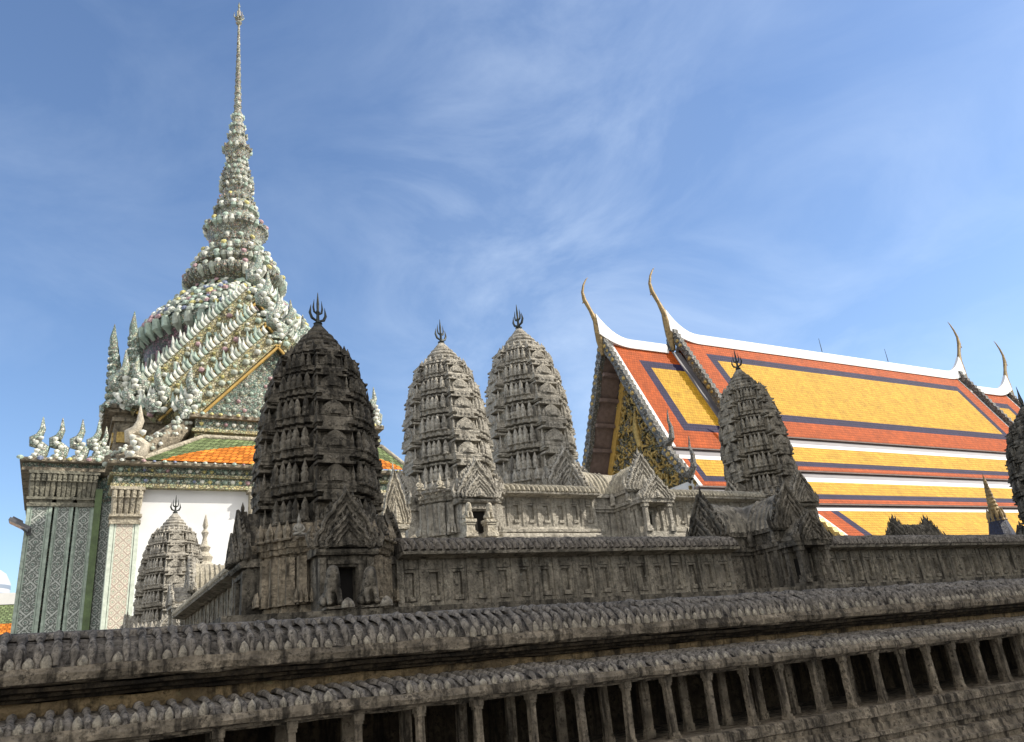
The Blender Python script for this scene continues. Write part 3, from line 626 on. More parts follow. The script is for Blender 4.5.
gallery('sunlit stone gallery between the pale left tower and the sunlit gate', 1.17, .455, .17, 7, MAT['lit'], MAT['tilelit'], (3.42, 6.25, FL3))
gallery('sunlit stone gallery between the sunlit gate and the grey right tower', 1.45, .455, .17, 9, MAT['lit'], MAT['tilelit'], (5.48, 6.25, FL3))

# ------------------------------------------------------------------ gates
def gate(label, loc, rz, s, m, mt):
    t = thing('gate_pavilion', label, 'gate', loc, rz, 'cross-shaped gates of the temple model', (s, s, s))
    b = MB()
    for (x0, x1, y0, y1, o_) in ((-.42, .42, -.15, .15, 0), (-.15, .15, -.42, .42, .0015)):
        b.box(x0 - .03, x1 + .03, y0 - .03, y1 + .03, 0 + o_, .03 + o_, 0, .001); b.box(x0, x1, y0, y1, .03, .29 + o_, 0, .001)
        b.box(x0 - .02, x1 + .02, y0 - .02, y1 + .02, .29 + o_, .315 + o_, 0, .001); b.box(x0 - .035, x1 + .035, y0 - .035, y1 + .035, .315 + o_, .345 + o_, 0, .002)
        b.box(x0 + .0, x1 - .0, y0 + .0, y1 - .0, .345, .43 + o_, 0, .001); b.box(x0 - .025, x1 + .025, y0 - .025, y1 + .025, .43 + o_, .465 + o_, 0, .002)
    for sx in (-1, 1):
        for sy in (-1, 1):
            b.bud(sx * .19, sy * .19, .345, .06, .13); b.bud(sx * .17, sy * .40, .345, .05, .12); b.bud(sx * .40, sy * .17, .345, .05, .12)
            for k in range(3):
                b.box(sx * .153 - .012, sx * .153 + .012, sy * (.20 + .09 * k) - .018, sy * (.20 + .09 * k) + .018, .032, .289, 0, .001)
    b.build('body', m, t)
    b = MB()
    for q in range(2):      # crossing vaulted roofs, ribbed, ridge sagging in the middle
        b.xf = Matrix.Rotation(q * PI / 2, 4, 'Z')
        xs = frange(-.43, .43, .04)
        pr = [(-.17, .455), (-.155, .52), (-.11, .60), (-.05, .665), (0, .70), (.05, .665), (.11, .60), (.155, .52), (.17, .455)]
        vs = []; n = len(pr)
        for x in xs:
            k = 1 + .0 + .42 * (abs(x) / .43) ** 2 * .35
            for y, z in pr: vs.append((x, y, .455 + (z - .455) * k))
        fs = [(a * n + i, (a + 1) * n + i, (a + 1) * n + (i + 1) % n, a * n + (i + 1) % n) for a in range(len(xs) - 1) for i in range(n)] + [tuple(range(n)), tuple((len(xs) - 1) * n + i for i in range(n))]
        b.add(vs, fs)
        for sg in (-1, 1):
            for half in ((-.41, -.17), (.17, .41)):
                pth = [(sg * y, z + .004) for y, z in reversed(pr[:5])]
                ribs(b, half[0], half[1], pth, .045, .013)
    b.build('tiled_roof', mt, t, 45)
    for q in range(4):
        g_ = MB(); g_.xf = Matrix.Rotation(q * PI / 2, 4, 'Z')
        pediment(g_, .185, .44, .34, -.455, .05, bumps=44)
        if q in (1, 3): pediment(g_, .175, .335, .27, -.52, .04, bumps=30)
        g_.build('pediment', m, t)
        p = MB(); p.xf = g_.xf
        p.box(-.05, .05, -.424, -.418, .03, .22, 1);  # flat panel coloured like the shade of an open door
        for sx in (-1, 1): p.box(sx * .066 - .016, sx * .066 + .016, -.436, -.418, .03, .235, 0, .001)
        p.box(-.1, .1, -.434, -.419, .2355, .262, 0, .001); p.build('doorway', [m, MAT['voidshade']], t)
    # front porch on four pillars
    pr_ = MB()
    st_ = MB(); st_.box(-.175, .175, -.60, -.445, -.02, .03, 0, .001)
    pr_.box(-.19, .19, -.62, -.445, .29, .325, 0, .002)
    pr_.slab([(x, z) for x, z in gable_outline(.14, .326, .16, 0)], -.585, -.44, 0)
    po = pr_.build('porch', m, t); st_.build('step', m, po)
    for sx in (-1, 1):
        for y in (-.585, -.475):
            c = MB(); x = sx * .14
            c.box(x - .034, x + .034, y - .034, y + .034, .0305, .055, 0, .001); c.box(x - .028, x + .028, y - .028, y + .028, .055, .085, 0, .001); c.box(x - .018, x + .018, y - .018, y + .018, .085, .255, 0, .001); c.box(x - .027, x + .027, y - .027, y + .027, .255, .289, 0, .001)
            c.build('pillar', m, po)
    c = MB(); pediment(c, .17, .32, .20, -.62, .03, bumps=30); c.build('pediment', m, po)
    return t
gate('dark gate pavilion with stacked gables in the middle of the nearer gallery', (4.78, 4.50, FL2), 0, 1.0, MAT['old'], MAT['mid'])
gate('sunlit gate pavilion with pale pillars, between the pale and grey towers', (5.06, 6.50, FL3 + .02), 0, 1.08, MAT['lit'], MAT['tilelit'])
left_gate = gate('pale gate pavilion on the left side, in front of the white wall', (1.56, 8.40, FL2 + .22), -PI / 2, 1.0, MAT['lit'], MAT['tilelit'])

# ------------------------------------------------------------------ the towers
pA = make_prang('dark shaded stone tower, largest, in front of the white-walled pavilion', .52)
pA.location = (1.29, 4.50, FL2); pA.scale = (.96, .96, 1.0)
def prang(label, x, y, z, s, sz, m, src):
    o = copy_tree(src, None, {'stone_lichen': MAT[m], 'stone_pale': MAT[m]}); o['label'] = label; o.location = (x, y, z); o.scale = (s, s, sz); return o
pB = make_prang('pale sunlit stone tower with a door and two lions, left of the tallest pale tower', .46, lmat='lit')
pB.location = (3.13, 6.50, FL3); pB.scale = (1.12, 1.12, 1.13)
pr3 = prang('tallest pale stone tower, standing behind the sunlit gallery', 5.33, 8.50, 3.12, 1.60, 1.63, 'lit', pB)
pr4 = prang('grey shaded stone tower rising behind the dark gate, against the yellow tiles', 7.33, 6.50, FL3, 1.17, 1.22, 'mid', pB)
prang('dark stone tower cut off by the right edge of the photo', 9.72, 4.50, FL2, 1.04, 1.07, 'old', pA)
pr6 = prang('small sunlit stone tower seen against the white wall', 1.39, 12.4, 2.12, 1.18, 1.17, 'lit', pB)

def plinth(t, m, h, r):
    b = MB(); b.box(-r, r, -r, r, -h, -h * .5, 0, .002); b.box(-r * .93, r * .93, -r * .93, r * .93, -h * .5 + .001, -.001, 0, .002); b.build('plinth', m, t)
plinth(pr3, MAT['lit'], .30, .52); plinth(pr6, MAT['lit'], .15, .52); plinth(left_gate, MAT['lit'], .27, .66)
pr3.rotation_euler.z = PI / 2; pr4.rotation_euler.z = -PI / 2; pr6.rotation_euler.z = PI
# ------------------------------------------------------------------ statues
def skin(name, pts, edges, radii, m, sub=1):
    me = bpy.data.meshes.new(name); me.from_pydata(pts, edges, []); o = bpy.data.objects.new(name, me); C.objects.link(o)
    md = o.modifiers.new('s', 'SKIN'); md.use_smooth_shade = True
    for v, r in zip(me.skin_vertices[0].data, radii): v.radius = (r, r) if isinstance(r, (int, float)) else r
    me.skin_vertices[0].data[0].use_root = True
    sb = o.modifiers.new('b', 'SUBSURF'); sb.levels = sb.render_levels = sub
    dg = bpy.context.evaluated_depsgraph_get(); nm = bpy.data.meshes.new_from_object(o.evaluated_get(dg)); nm.name = name
    bpy.data.objects.remove(o); nm.materials.clear(); nm.materials.append(m)
    for p in nm.polygons: p.use_smooth = True
    return nm
LP = [(0, .12, .12), (0, .04, .24), (0, -.06, .36), (0, -.09, .48), (0, -.13, .60), (0, -.24, .57),
      (.09, -.12, .30), (.09, -.17, .14), (.09, -.22, .035), (-.09, -.12, .30), (-.09, -.17, .14), (-.09, -.22, .035),
      (.13, .10, .12), (.15, -.03, .14), (.14, -.08, .035), (-.13, .10, .12), (-.15, -.03, .14), (-.14, -.08, .035), (0, .23, .08), (0, .26, .24), (0, .22, .36), (.07, -.10, .69), (-.07, -.10, .69)]
LE = [(0, 1), (1, 2), (2, 3), (3, 4), (4, 5), (2, 6), (6, 7), (7, 8), (2, 9), (9, 10), (10, 11), (0, 12), (12, 13), (13, 14), (0, 15), (15, 16), (16, 17), (0, 18), (18, 19), (19, 20), (4, 21), (4, 22)]
LR = [.13, .13, .14, .125, .135, .075, .06, .045, .055, .06, .045, .055, .09, .07, .05, .09, .07, .05, .03, .028, .035, .03, .03]
lion_mesh = skin('body', LP, LE, LR, MAT['old'])
def lion(label, x, y, z, h, m, ped, rz=0):
    t = thing('stone_lion', label, 'lion statue', (x, y, z), rz, 'guardian lions at the tower doors')
    if ped:
        b = MB(); w_ = h * .30
        for (a, e, k) in ((0, .25, 1.2), (.25, .35, 1.0), (.35, .70, .85), (.70, .82, 1.0), (.82, 1.0, 1.15)): b.box(-w_ * k, w_ * k, -w_ * k, w_ * k, ped * a + .0005, ped * e, 0, .001)
        b.build('pedestal', m, t)
    else:
        b = MB(); b.box(-h * .22, h * .22, -h * .34, h * .40, 0, h * .05, 0, .0005); b.build('pedestal', m, t); ped = h * .05
    o = bpy.data.objects.new('body', lion_mesh.copy()); o.data.materials[0] = m; C.objects.link(o); o.parent = t; o.location = (0, 0, ped - .001); o.scale = (h / .74,) * 3
    return t
lion('small dark seated lion left of the dark tower door', 1.175, 3.88, FL2, .215, MAT['old'], 0)
lion('small dark seated lion right of the dark tower door', 1.368, 3.88, FL2, .205, MAT['old'], 0)
lion('pale seated lion on a stepped pedestal, left of the pale tower door', 2.965, 5.86, FL3, .155, MAT['wear'], .15)
lion('pale seated lion on a stepped pedestal, right of the pale tower door', 3.165, 5.86, FL3, .155, MAT['wear'], .15)
def stump(label, x, y, z, r, h):
    b = MB(); b.lathe([(r, 0), (r * 1.05, h * .2), (r * .85, h * .55), (r * .45, h * .85), (r * .1, h)], 9, 0, (0, 0), r * .06)
    tag(b.build('stone_boss', MAT['mid'], None, 50, (x, y, z)), label, 'stone')
stump('small grey rounded stone at the right foot of the left dark lion', 1.232, 3.80, FL2 + .0, .034, .05)
stump('small grey rounded stone beyond the right dark lion', 1.432, 3.80, FL2 + .0, .032, .05)
FP = [(0, 0, .10), (0, 0, .24), (0, 0, .38), (0, -.01, .48), (0, -.02, .57), (0, 0, .72), (0, 0, .88),
      (.13, 0, .40), (.20, -.04, .27), (.10, -.14, .17), (-.13, 0, .40), (-.20, -.04, .27), (-.10, -.14, .17),
      (.14, -.02, .08), (.22, -.14, .06), (.04, -.18, .06), (-.14, -.02, .08), (-.22, -.14, .06), (-.04, -.20, .09)]
FE = [(0, 1), (1, 2), (2, 3), (3, 4), (4, 5), (5, 6), (2, 7), (7, 8), (8, 9), (2, 10), (10, 11), (11, 12), (0, 13), (13, 14), (14, 15), (0, 16), (16, 17), (17, 18)]
FR = [.13, .11, .115, .05, .085, .05, .012, .055, .045, .035, .055, .045, .035, .075, .06, .04, .075, .06, .04]
fig_mesh = skin('body', FP, FE, FR, MAT['old'])
def figure(label, x, y, z, h, m, rz=0):
    o = bpy.data.objects.new('stone_figure', fig_mesh.copy()); o.data.materials[0] = m; C.objects.link(o); o.location = (x, y, z); o.scale = (h / .89,) * 3; o.rotation_euler = (0, 0, rz)
    tag(o, label, 'statue', 'seated stone figures on the tower ledges'); return o
figure('seated crowned stone figure on the ledge left of the dark tower gable', 1.06, 4.06, FL2 + .397, .125, MAT['lit'])
figure('seated crowned stone figure on the ledge right of the dark tower gable', 1.52, 4.06, FL2 + .397, .115, MAT['old'])
figure('seated pale figure on the ledge just left of the pale tower gable', 2.80, 6.03, FL3 + .45, .15, MAT['wear'])
figure('seated pale figure on the corner pillar of the pale tower, nearest the dark tower', 2.645, 6.12, FL3 + .45, .15, MAT['wear'])
figure('seated stone figure on the left ledge of the grey tower, above the dark gate', 6.90, 6.08, FL3 + .485, .17, MAT['mid'])

# pale pierced ornament beside the dark tower
t = thing('stone_gable_ornament', 'pale flame-edged stone ornament showing just right of the dark tower', 'ornament', (2.20, 5.62, 2.45))
b = MB(); b.box(-.10, .10, -.06, .06, -.48, .0, 0, .001); b.box(-.13, .13, -.08, .08, 0, .04, 0, .001); b.box(-.07, .07, -.045, .045, .04, .25, 0, .001); b.box(-.10, .10, -.065, .065, .25, .285, 0, .001); b.build('post', MAT['wear'], t)
b = MB(); pediment(b, .105, .285, .42, -.04, .05); b.tube([(.10, 0, .05), (.17, 0, .06), (.2, 0, .13), (.16, 0, .2), (.11, 0, .17)], [.03, .028, .026, .022, .01], 6); b.build('flame_gable', MAT['wear'], t)

# little library roof behind the nearer gallery, right
t = thing('library_pavilion', 'small dark stone hall whose sagging roof shows above the right gallery', 'hall', (8.08, 5.25, FL2 - .02), scale=(.58, .6, 1.0))
b = MB(); b.box(-.46, .46, -.2, .2, 0, .50, 0, .001); b.box(-.5, .5, -.24, .24, .50, .54, 0, .001); b.build('wall', MAT['old'], t)
b = MB(); xs = frange(-.44, .44, .08); pr = [(-.23, .54), (-.19, .61), (-.10, .68), (0, .72), (.10, .68), (.19, .61), (.23, .54)]; vs = []; n = len(pr)
for x in xs:
    for y, z in pr: vs.append((x, y, .54 + (z - .54) * (.86 + .30 * (abs(x) / .44) ** 2)))
b.add(vs, [(a * n + i, (a + 1) * n + i, (a + 1) * n + (i + 1) % n, a * n + (i + 1) % n) for a in range(len(xs) - 1) for i in range(n)] + [tuple(range(n)), tuple((len(xs) - 1) * n + i for i in range(n))])
ribs(b, -.42, .42, [(y, z + .012) for y, z in reversed(pr[:4])], .05, .015)
b.build('tiled_roof', MAT['old'], t, 40)
for sg in (-1, 1):
    b = MB(); b.xf = Matrix.Rotation(sg * PI / 2, 4, 'Z'); pediment(b, .25, .535, .27, -.5, .06); b.build('pediment', MAT['old'], t)

# gold and cobalt spire on the right
t = thing('gilded_spire', 'thin gilded spire with a dark blue foot, left of the tower at the right edge', 'spire', (26.15, 14.0, 0))
b = MB(); b.lathe([(.9, 0.005), (.9, .6), (.7, .7), (.7, 2.2), (.56, 2.4), (.48, 3.4), (.38, 4.2), (.22, 4.85)], 10); b.build('foot', MAT['cobalt'], t)
b = MB(); pf = [(.23, 4.84), (.24, 4.88)]
for i in range(9):
    z = 4.88 + i * .12; r = .19 - i * .016; pf += [(r, z + .015), (r * .82, z + .085), (r * .9, z + .115)]
pf += [(.03, 6.0), (.006, 6.2)]
b.lathe(pf, 10)
for i in range(10):
    a = 2 * PI * i / 10; b.bud(.22 * math.cos(a), .22 * math.sin(a), 4.62, .13, .42)
b.build('shaft', MAT['chofa'], t)

# ------------------------------------------------------------------ mosaic pavilion (left)
pv = thing('mosaic_pavilion', 'porcelain-covered pavilion on the left with white wall and tall ringed spire', 'pavilion', (0, 0, 0))
WX0, WX1, WY = 1.08, 10.75, 26.0
WC = (WX0 + WX1) / 2
b = MB(); b.box(WX0 + .25, WX1 - .25, WY + .16, 44.0, .005, 8.0); b.build('white_wall', MAT['white'], pv)
def flowers(mb, pts, r, up, jit=.3, base=0):
    for p in pts: mb.gem(p, r * random.uniform(1 - jit, 1 + jit), random.choice((0, 0, 0, 1, 1, 2, 2, 2, 3, 4, 4, 5)) + base, up)
def pilaster(x0, x1, y, z0, z1, fm, pm, capm, name='pillar'):
    cx, hw = (x0 + x1) / 2, (x1 - x0) / 2
    b = MB(); ch = 1.12
    b.box(x0 - .12, x1 + .12, y - .12, y + .5, z0, z0 + .5, 0); b.box(x0, x1, y + .05, y + .5, z0 + .5, z1 - ch, 0)
    for sx in (-1, 1):
        b.box(cx + sx * hw * .86 - hw * .14, cx + sx * hw * .86 + hw * .14, y, y + .06, z0 + .5, z1 - ch, 0); b.box(cx + sx * hw * .62 - hw * .05, cx + sx * hw * .62 + hw * .05, y + .015, y + .055, z0 + .5, z1 - ch, 0)
    po = b.build(name, fm, pv)
    b = MB(); b.box(-hw * .56, hw * .56, -.03, .0, -(z1 - ch - z0 - .5) / 2, (z1 - ch - z0 - .5) / 2, 0); b.build('panel', pm, po, loc=(cx, y + .045, (z0 + .5 + z1 - ch) / 2))
    b = MB(); zc = z1 - ch
    b.box(x0 - .03, x1 + .03, y - .05, y + .5, zc + .001, zc + .12); b.box(x0 + .03, x1 - .03, y + .0, y + .5, zc + .12, zc + .22); b.box(x0 - .05, x1 + .05, y - .07, y + .5, zc + .22, zc + .30)
    n = 5 if hw > .33 else 4
    for i in range(n):      # flaring lotus petals
        x = x0 + (i + .5) * (x1 - x0) / n; k = (x - cx) * 1.12 + cx
        b.tube([(x, y + .02, zc + .28), (x + (k - x) * .3, y - .03, zc + .6), (k, y - .15, zc + ch - .12)], [.06, .095, .075], 6); b.bud(k, y - .15, zc + ch - .35, .14, .34)
    b.box(x0 - .0, x1 + .0, y + .06, y + .5, zc + .30, z1 - .1); b.box(x0 - .08, x1 + .08, y - .20, y + .5, z1 - .1, z1)
    b.build('capital', capm, po)
    return po
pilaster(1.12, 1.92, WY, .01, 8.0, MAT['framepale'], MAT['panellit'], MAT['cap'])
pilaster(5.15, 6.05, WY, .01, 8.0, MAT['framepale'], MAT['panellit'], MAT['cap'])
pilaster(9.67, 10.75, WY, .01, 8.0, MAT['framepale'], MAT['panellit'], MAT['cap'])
b = MB()    # entablature
b.box(WX0 - .05, WX1 + .05, WY - .10, WY + 1.2, 8.001, 8.12, 1); b.box(WX0 + .02, WX1 - .02, WY - .02, WY + 1.2, 8.12, 8.36, 0); b.box(WX0 - .10, WX1 + .10, WY - .14, WY + 1.2, 8.36, 8.45, 1); b.box(WX0 - .02, WX1 + .02, WY - .04, WY + 1.2, 8.45, 8.68, 0); b.box(WX0 - .2, WX1 + .2, WY - .36, WY + 1.2, 8.68, 8.78, 2)
flowers(b, [(x, WY - .02, 8.24) for x in frange(WX0 + .2, WX1 - .2, .24)], .075, (0, -1, 0), base=3)
flowers(b, [(x, WY - .06, 8.56) for x in frange(WX0 + .2, WX1 - .2, .22)], .07, (0, -1, 0), base=3)
flowers(b, [(x, WY - .38, 8.76) for x in frange(WX0 - .1, WX1 + .1, .30)], .075, (0, -.5, 1), base=3)
b.build('entablature', [MAT['celadon'], MAT['straw'], MAT['tan']] + FLOW, pv)
# front skirt roof, green border round an orange field
def tiled(mb, a, bb, c, d, m, uvo=(0, 0)):
    """quad a,b (eave) c,d (top); uv in metres"""
    a, bb, c, d = map(Vector, (a, bb, c, d)); w_ = (bb - a); e = w_.normalized(); up = (d - a) - e * (d - a).dot(e); n = up.normalized()
    mb.add([a, bb, c, d], [(0, 1, 2, 3)], m, [[((p - a).dot(e) + uvo[0], (p - a).dot(n) + uvo[1]) for p in (a, bb, c, d)]])
E0, E1 = (1.75, 25.66, 8.82), (10.80, 25.66, 8.82)
T0, T1 = (3.75, 27.15, 10.12), (10.25, 27.15, 10.12)
def lerp(a, b_, t): return tuple(a[i] + (b_[i] - a[i]) * t for i in range(3))
b = MB()
def rp(u, v): return lerp(lerp(E0, E1, u), lerp(T0, T1, u), v)
us = [0, .03, .35, .72, .97, 1]; vs_ = [0, .03, .86, .90, 1]
# orange field reaches the eave; green fills the sides and the top
NU = 120
for i in range(NU):
    for k in range(30):
        u0, u1, v0, v1 = i / NU, (i + 1) / NU, k / 30, (k + 1) / 30
        uc, vc = (u0 + u1) / 2, (v0 + v1) / 2
        ell = ((uc - .52) / .45) ** 2 + (vc / .86) ** 2
        m_ = 1 if ell < 1 else 0
        tiled(b, rp(u0, v0), rp(u1, v0), rp(u1, v1), rp(u0, v1), m_, (u0 * 8.6, v0 * 2.0))
e0 = len(b.f)
b.build('skirt_roof', [MAT['green'], MAT['orange']], pv)
b = MB()
b.tube([E0, T0], [.085, .085], 8); b.tube([T0, T1], [.10, .10], 8); b.tube([E1, T1], [.085, .085], 8)
b.add([lerp(E0, E0, 0), (E0[0], 27.6, 8.8), (T0[0], 27.6, T0[2]), T0], [(0, 1, 2, 3)])
b.build('roof_border', MAT['cap'], pv, 50)
# second entablature and core
b = MB()
b.box(3.5, 10.1, 27.18, 29.0, 9.0, 10.30, 1); b.box(3.4, 10.2, 27.08, 29, 10.30, 10.42, 1); b.box(3.5, 10.1, 27.14, 29, 10.42, 10.78, 0); b.box(3.3, 10.3, 26.96, 29, 10.78, 10.92, 2)
flowers(b, [(x, 27.12, 10.6) for x in frange(3.7, 9.9, .27)], .08, (0, -1, 0), base=3)
flowers(b, [(x, 26.94, 10.9) for x in frange(3.4, 10.2, .3)], .08, (0, -.6, 1), base=3)
b.build('upper_entablature', [MAT['celadon'], MAT['straw'], MAT['tan']] + FLOW, pv)
# big curved naga balustrade of the low side roof, left
b = MB()
pth = [(1.0, 26.5, 8.82), (1.7, 26.8, 9.25), (2.5, 27.2, 9.85), (3.1, 27.5, 10.5), (3.5, 27.8, 11.0)]
b.tube(pth, [.36, .42, .42, .36, .2], 8, 0)
for k in range(4):
    for i in range(22):
        p = lerp(pth[k], pth[k + 1], i / 22); b.gem((p[0] + random.uniform(-.2, .2), p[1] - .36 + random.uniform(-.08, .1), p[2] + random.uniform(-.1, .35)), random.uniform(.05, .11), random.choice((1, 2, 2)), (-.2, -1, .6), 7)
b.add([(.95, 26.6, 8.78), (3.4, 27.9, 8.78), (3.4, 27.9, 10.9)], [(0, 1, 2)], 0)
b.build('naga_balustrade', [MAT['tan'], FLOW[0], FLOW[1]], pv, 45)
def naga(x, y, z, h, lean=0, m='pale', name='naga_finial'):
    """upright flame-headed serpent finial"""
    b = MB(); k = h
    sg = 1 if lean >= 0 else -1
    b.tube([(0, 0, 0), (0, 0, k * .10)], [.17 * k, .13 * k], 8, 0)
    b.tube([(sg * x_ * k, -.04 * k, z_ * k) for x_, z_ in ((0, .06), (.10, .13), (.13, .24), (.02, .32), (-.11, .36), (-.13, .46), (-.01, .54), (.04, .70), (.02, 1.0))], [q * k for q in (.12, .12, .11, .10, .11, .09, .085, .065, .010)], 8, 0)
    for q in range(5): b.gem((random.uniform(-.1, .1) * k, -.13 * k, k * (.06 + .1 * q)), .07 * k, 1, (0, -1, 0))
    for q in range(3): b.tube([(0, .02 * k, k * (.3 + .14 * q)), (0, .13 * k, k * (.38 + .14 * q)), (0, .11 * k, k * (.47 + .14 * q))], [.06 * k, .045 * k, .006 * k], 5, 0)
    return b.build(name, [MAT[m], FLOW[0]], pv, 45, (x, y, z))
naga(1.62, 25.75, 8.85, 1.75, .6, 'wear')
# left wing: three dark panelled pilasters, stepped back, in the shade of the front wing
LY = 28.0
b = MB(); b.box(-1.08, 1.33, LY + .4, 34.8, .005, 8.9, 0); b.build('side_wall', MAT['celadon'], pv)
for (a, e, y) in ((-1.14, -.46, LY), (-.40, .12, LY + .02), (.18, .70, LY + .04)):
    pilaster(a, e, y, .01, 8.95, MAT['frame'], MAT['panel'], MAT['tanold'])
b = MB(); b.box(.70, .90, LY - .1, LY + .45, .01, 8.4, 0); b.box(.93, 1.30, LY + .15, LY + .38, .01, 8.0, 1); b.build('corner_post', [MAT['leafgreen'], MAT['panel']], pv)
b = MB(); b.box(-1.42, 1.0, LY - .18, 34.9, 8.951, 9.06, 0); b.box(-1.42, .95, LY - .06, 34.8, 9.06, 9.22, 1); b.box(-1.5, 1.05, LY - .30, 35.0, 9.22, 9.34, 0)
flowers(b, [(x, LY - .32, 9.30) for x in frange(-1.5, .95, .26)], .10, (0, -.7, .8), base=2)
b.build('side_entablature', [MAT['tan'], MAT['celadon']] + FLOW, pv)
for x in (-1.05, -.50, .08, .56, .80): naga(x, LY - .05, 9.34, 1.4 if x < .7 else 1.2, .1, 'pale')
# upper square storey
BX, BY = 5.75, 35.0
b = MB()
b.box(BX - 4.6, BX + 4.6, BY - 4.6, BY + 4.6, 9.0, 11.55, 0)
for k in range(16):
    x = BX - 4.3 + k * .575; b.box(x - .20, x + .20, BY - 4.66, BY - 4.59, 10.75, 11.15, 1)
for k in range(16):
    y = BY - 4.3 + k * .575; b.box(BX - 4.66, BX - 4.59, y - .20, y + .20, 10.75, 11.15, 1)
for (z, e, h) in ((11.55, 4.7, .15), (11.7, 4.62, .15), (11.85, 4.85, .12), (11.97, 4.95, .16)): b.box(BX - e, BX + e, BY - e, BY + e, z + .001, z + h, 0)
flowers(b, [(x, BY - 4.97, 12.05) for x in frange(BX - 4.9, BX + 4.9, .55)], .2, (0, -1, .4), base=2)
flowers(b, [(BX - 4.97, y, 12.05) for y in frange(BY - 4.9, BY + 4.9, .55)], .2, (-1, 0, .4), base=2)
b.box(BX - 4.4, BX + 4.4, BY - 4.4, BY + 4.4, 12.13, 12.7, 3)
b.build('upper_storey', [MAT['tan'], MAT['golddark']] + FLOW[:1] + [MAT['celadon']], pv)
for (x, y, h, z) in ((1.25, 30.4, 2.3, 12.1), (2.4, 30.3, 2.2, 12.1), (3.55, 30.2, 2.0, 12.0), (4.1, 29.9, 1.9, 11.8), (1.1, 33.6, 2.2, 12.1)): naga(x, y, z, h, .3, 'pale')
# tall crested stacks at the left corners
def crest(x, y, z, h, m='celadon'):
    b = MB(); K = 11
    for k in range(K):
        f = k / K; w_ = .95 * (1 - .70 * f) * h / 5; ox = -.04 * k
        b.bud(x + ox, y, z + h * f * .78, w_, h * .26, 0, 8)
        for q in range(5):
            a = PI + .35 + q * .55; b.gem((x + ox + w_ * .52 * math.cos(a), y + w_ * .52 * math.sin(a), z + h * (f * .78 + .03)), w_ * .17, random.choice((0, 1, 2, 3)), (math.cos(a), math.sin(a), .4))
    b.bud(x - .04 * K, y, z + h * .76, .30 * h / 5, h * .26, 0)
    b.build('crest', [MAT[m]] + FLOW[:3], pv, 45)
crest(1.35, 33.4, 12.15, 4.6); crest(2.05, 33.2, 12.15, 5.2); crest(1.6, 36.0, 12.15, 3.6)
# drum
b = MB()
b.lathe([(4.2, 12.1), (4.2, 12.9), (3.7, 13.1), (3.55, 13.6), (3.45, 15.8), (3.7, 16.3), (3.85, 16.6)], 40, 1, (BX + .15, BY))
b.lathe([(3.6, 16.4), (3.9, 16.6), (3.95, 17.0), (3.6, 17.65), (3.0, 18.4), (2.45, 18.95), (1.95, 19.3), (1.75, 19.6), (1.8, 19.9)], 40, 0, (BX + .15, BY))
for i in range(46):
    a = 2 * PI * i / 46; ca, sa = math.cos(a), math.sin(a); cx = BX + .15
    b.tube([(cx + 3.7 * ca, BY + 3.7 * sa, 16.35), (cx + 3.98 * ca, BY + 3.98 * sa, 16.65), (cx + 4.08 * ca, BY + 4.08 * sa, 17.05)], [.10, .20, .13], 8, random.choice((0, 3, 4, 4)))
    b.gem((cx + 3.95 * ca, BY + 3.95 * sa, 17.2), .2, 2 + random.choice((0, 1, 2, 3, 4, 1, 2)), (ca, sa, .5), 8)
    b.tube([(cx + 3.5 * ca, BY + 3.5 * sa, 13.6), (cx + 3.52 * ca, BY + 3.52 * sa, 15.9)], [.09, .09], 5, 2 + random.choice((1, 3, 3)))
for (r, z, n_) in ((3.85, 17.35, 44), (3.6, 17.75, 40), (3.3, 18.12, 36), (3.02, 18.45, 34), (2.75, 18.8, 30), (2.35, 19.08, 26), (2.0, 19.35, 24), (1.85, 19.65, 22)):
    for i in range(n_):
        a = 2 * PI * (i + random.random() * .4) / n_; flowers(b, [(BX + .15 + r * math.cos(a + e_), BY + r * math.sin(a + e_), z + e_) for e_ in (-.07, .0, .08)], .15, (math.cos(a), math.sin(a), .9), base=2)
b.build('drum', [MAT['celadon'], MAT['plum']] + FLOW, pv, 40)
# spire: petal rings, bell, needle
sp_root = (BX + .25, BY, 19.6)
b = MB()
prof = [(1.75, 19.5)]
RINGS = [(2.30, 20.2, .75), (1.95, 21.0, .45), (1.62, 21.65, .45), (1.45, 23.25, .6), (1.15, 22.4, .4), (1.0, 24.35, .45), (.86, 24.95, .35), (.80, 25.75, .35), (.80, 26.1, .3), (.76, 26.45, .3), (.64, 26.85, .3), (.55, 27.25, .25), (.50, 27.6, .25), (.70, 28.2, .42), (.47, 29.1, .3), (.38, 29.7, .25), (.30, 30.35, .25)]
prof += [(1.80, 19.75), (2.15, 19.95), (2.25, 20.25), (2.05, 20.55), (1.75, 20.75), (1.85, 20.95), (1.85, 21.15), (1.55, 21.35), (1.58, 21.6), (1.5, 21.8), (1.2, 22.1), (1.12, 22.5), (1.22, 22.75), (1.38, 23.0), (1.42, 23.35), (1.2, 23.6), (.95, 23.9), (.92, 24.2), (1.0, 24.4), (.82, 24.65), (.84, 24.95), (.72, 25.15), (.62, 25.35),
         (.70, 25.6), (.72, 26.0), (.68, 26.4), (.56, 26.9), (.46, 27.3), (.43, 27.7), (.62, 28.0), (.68, 28.3), (.48, 28.6), (.40, 28.85), (.46, 29.1), (.34, 29.35), (.37, 29.7), (.26, 29.95), (.30, 30.3), (.21, 30.6)]
S0 = 19.5
prof = [(r, z - S0) for r, z in prof]
b.lathe(prof, 32, 0)
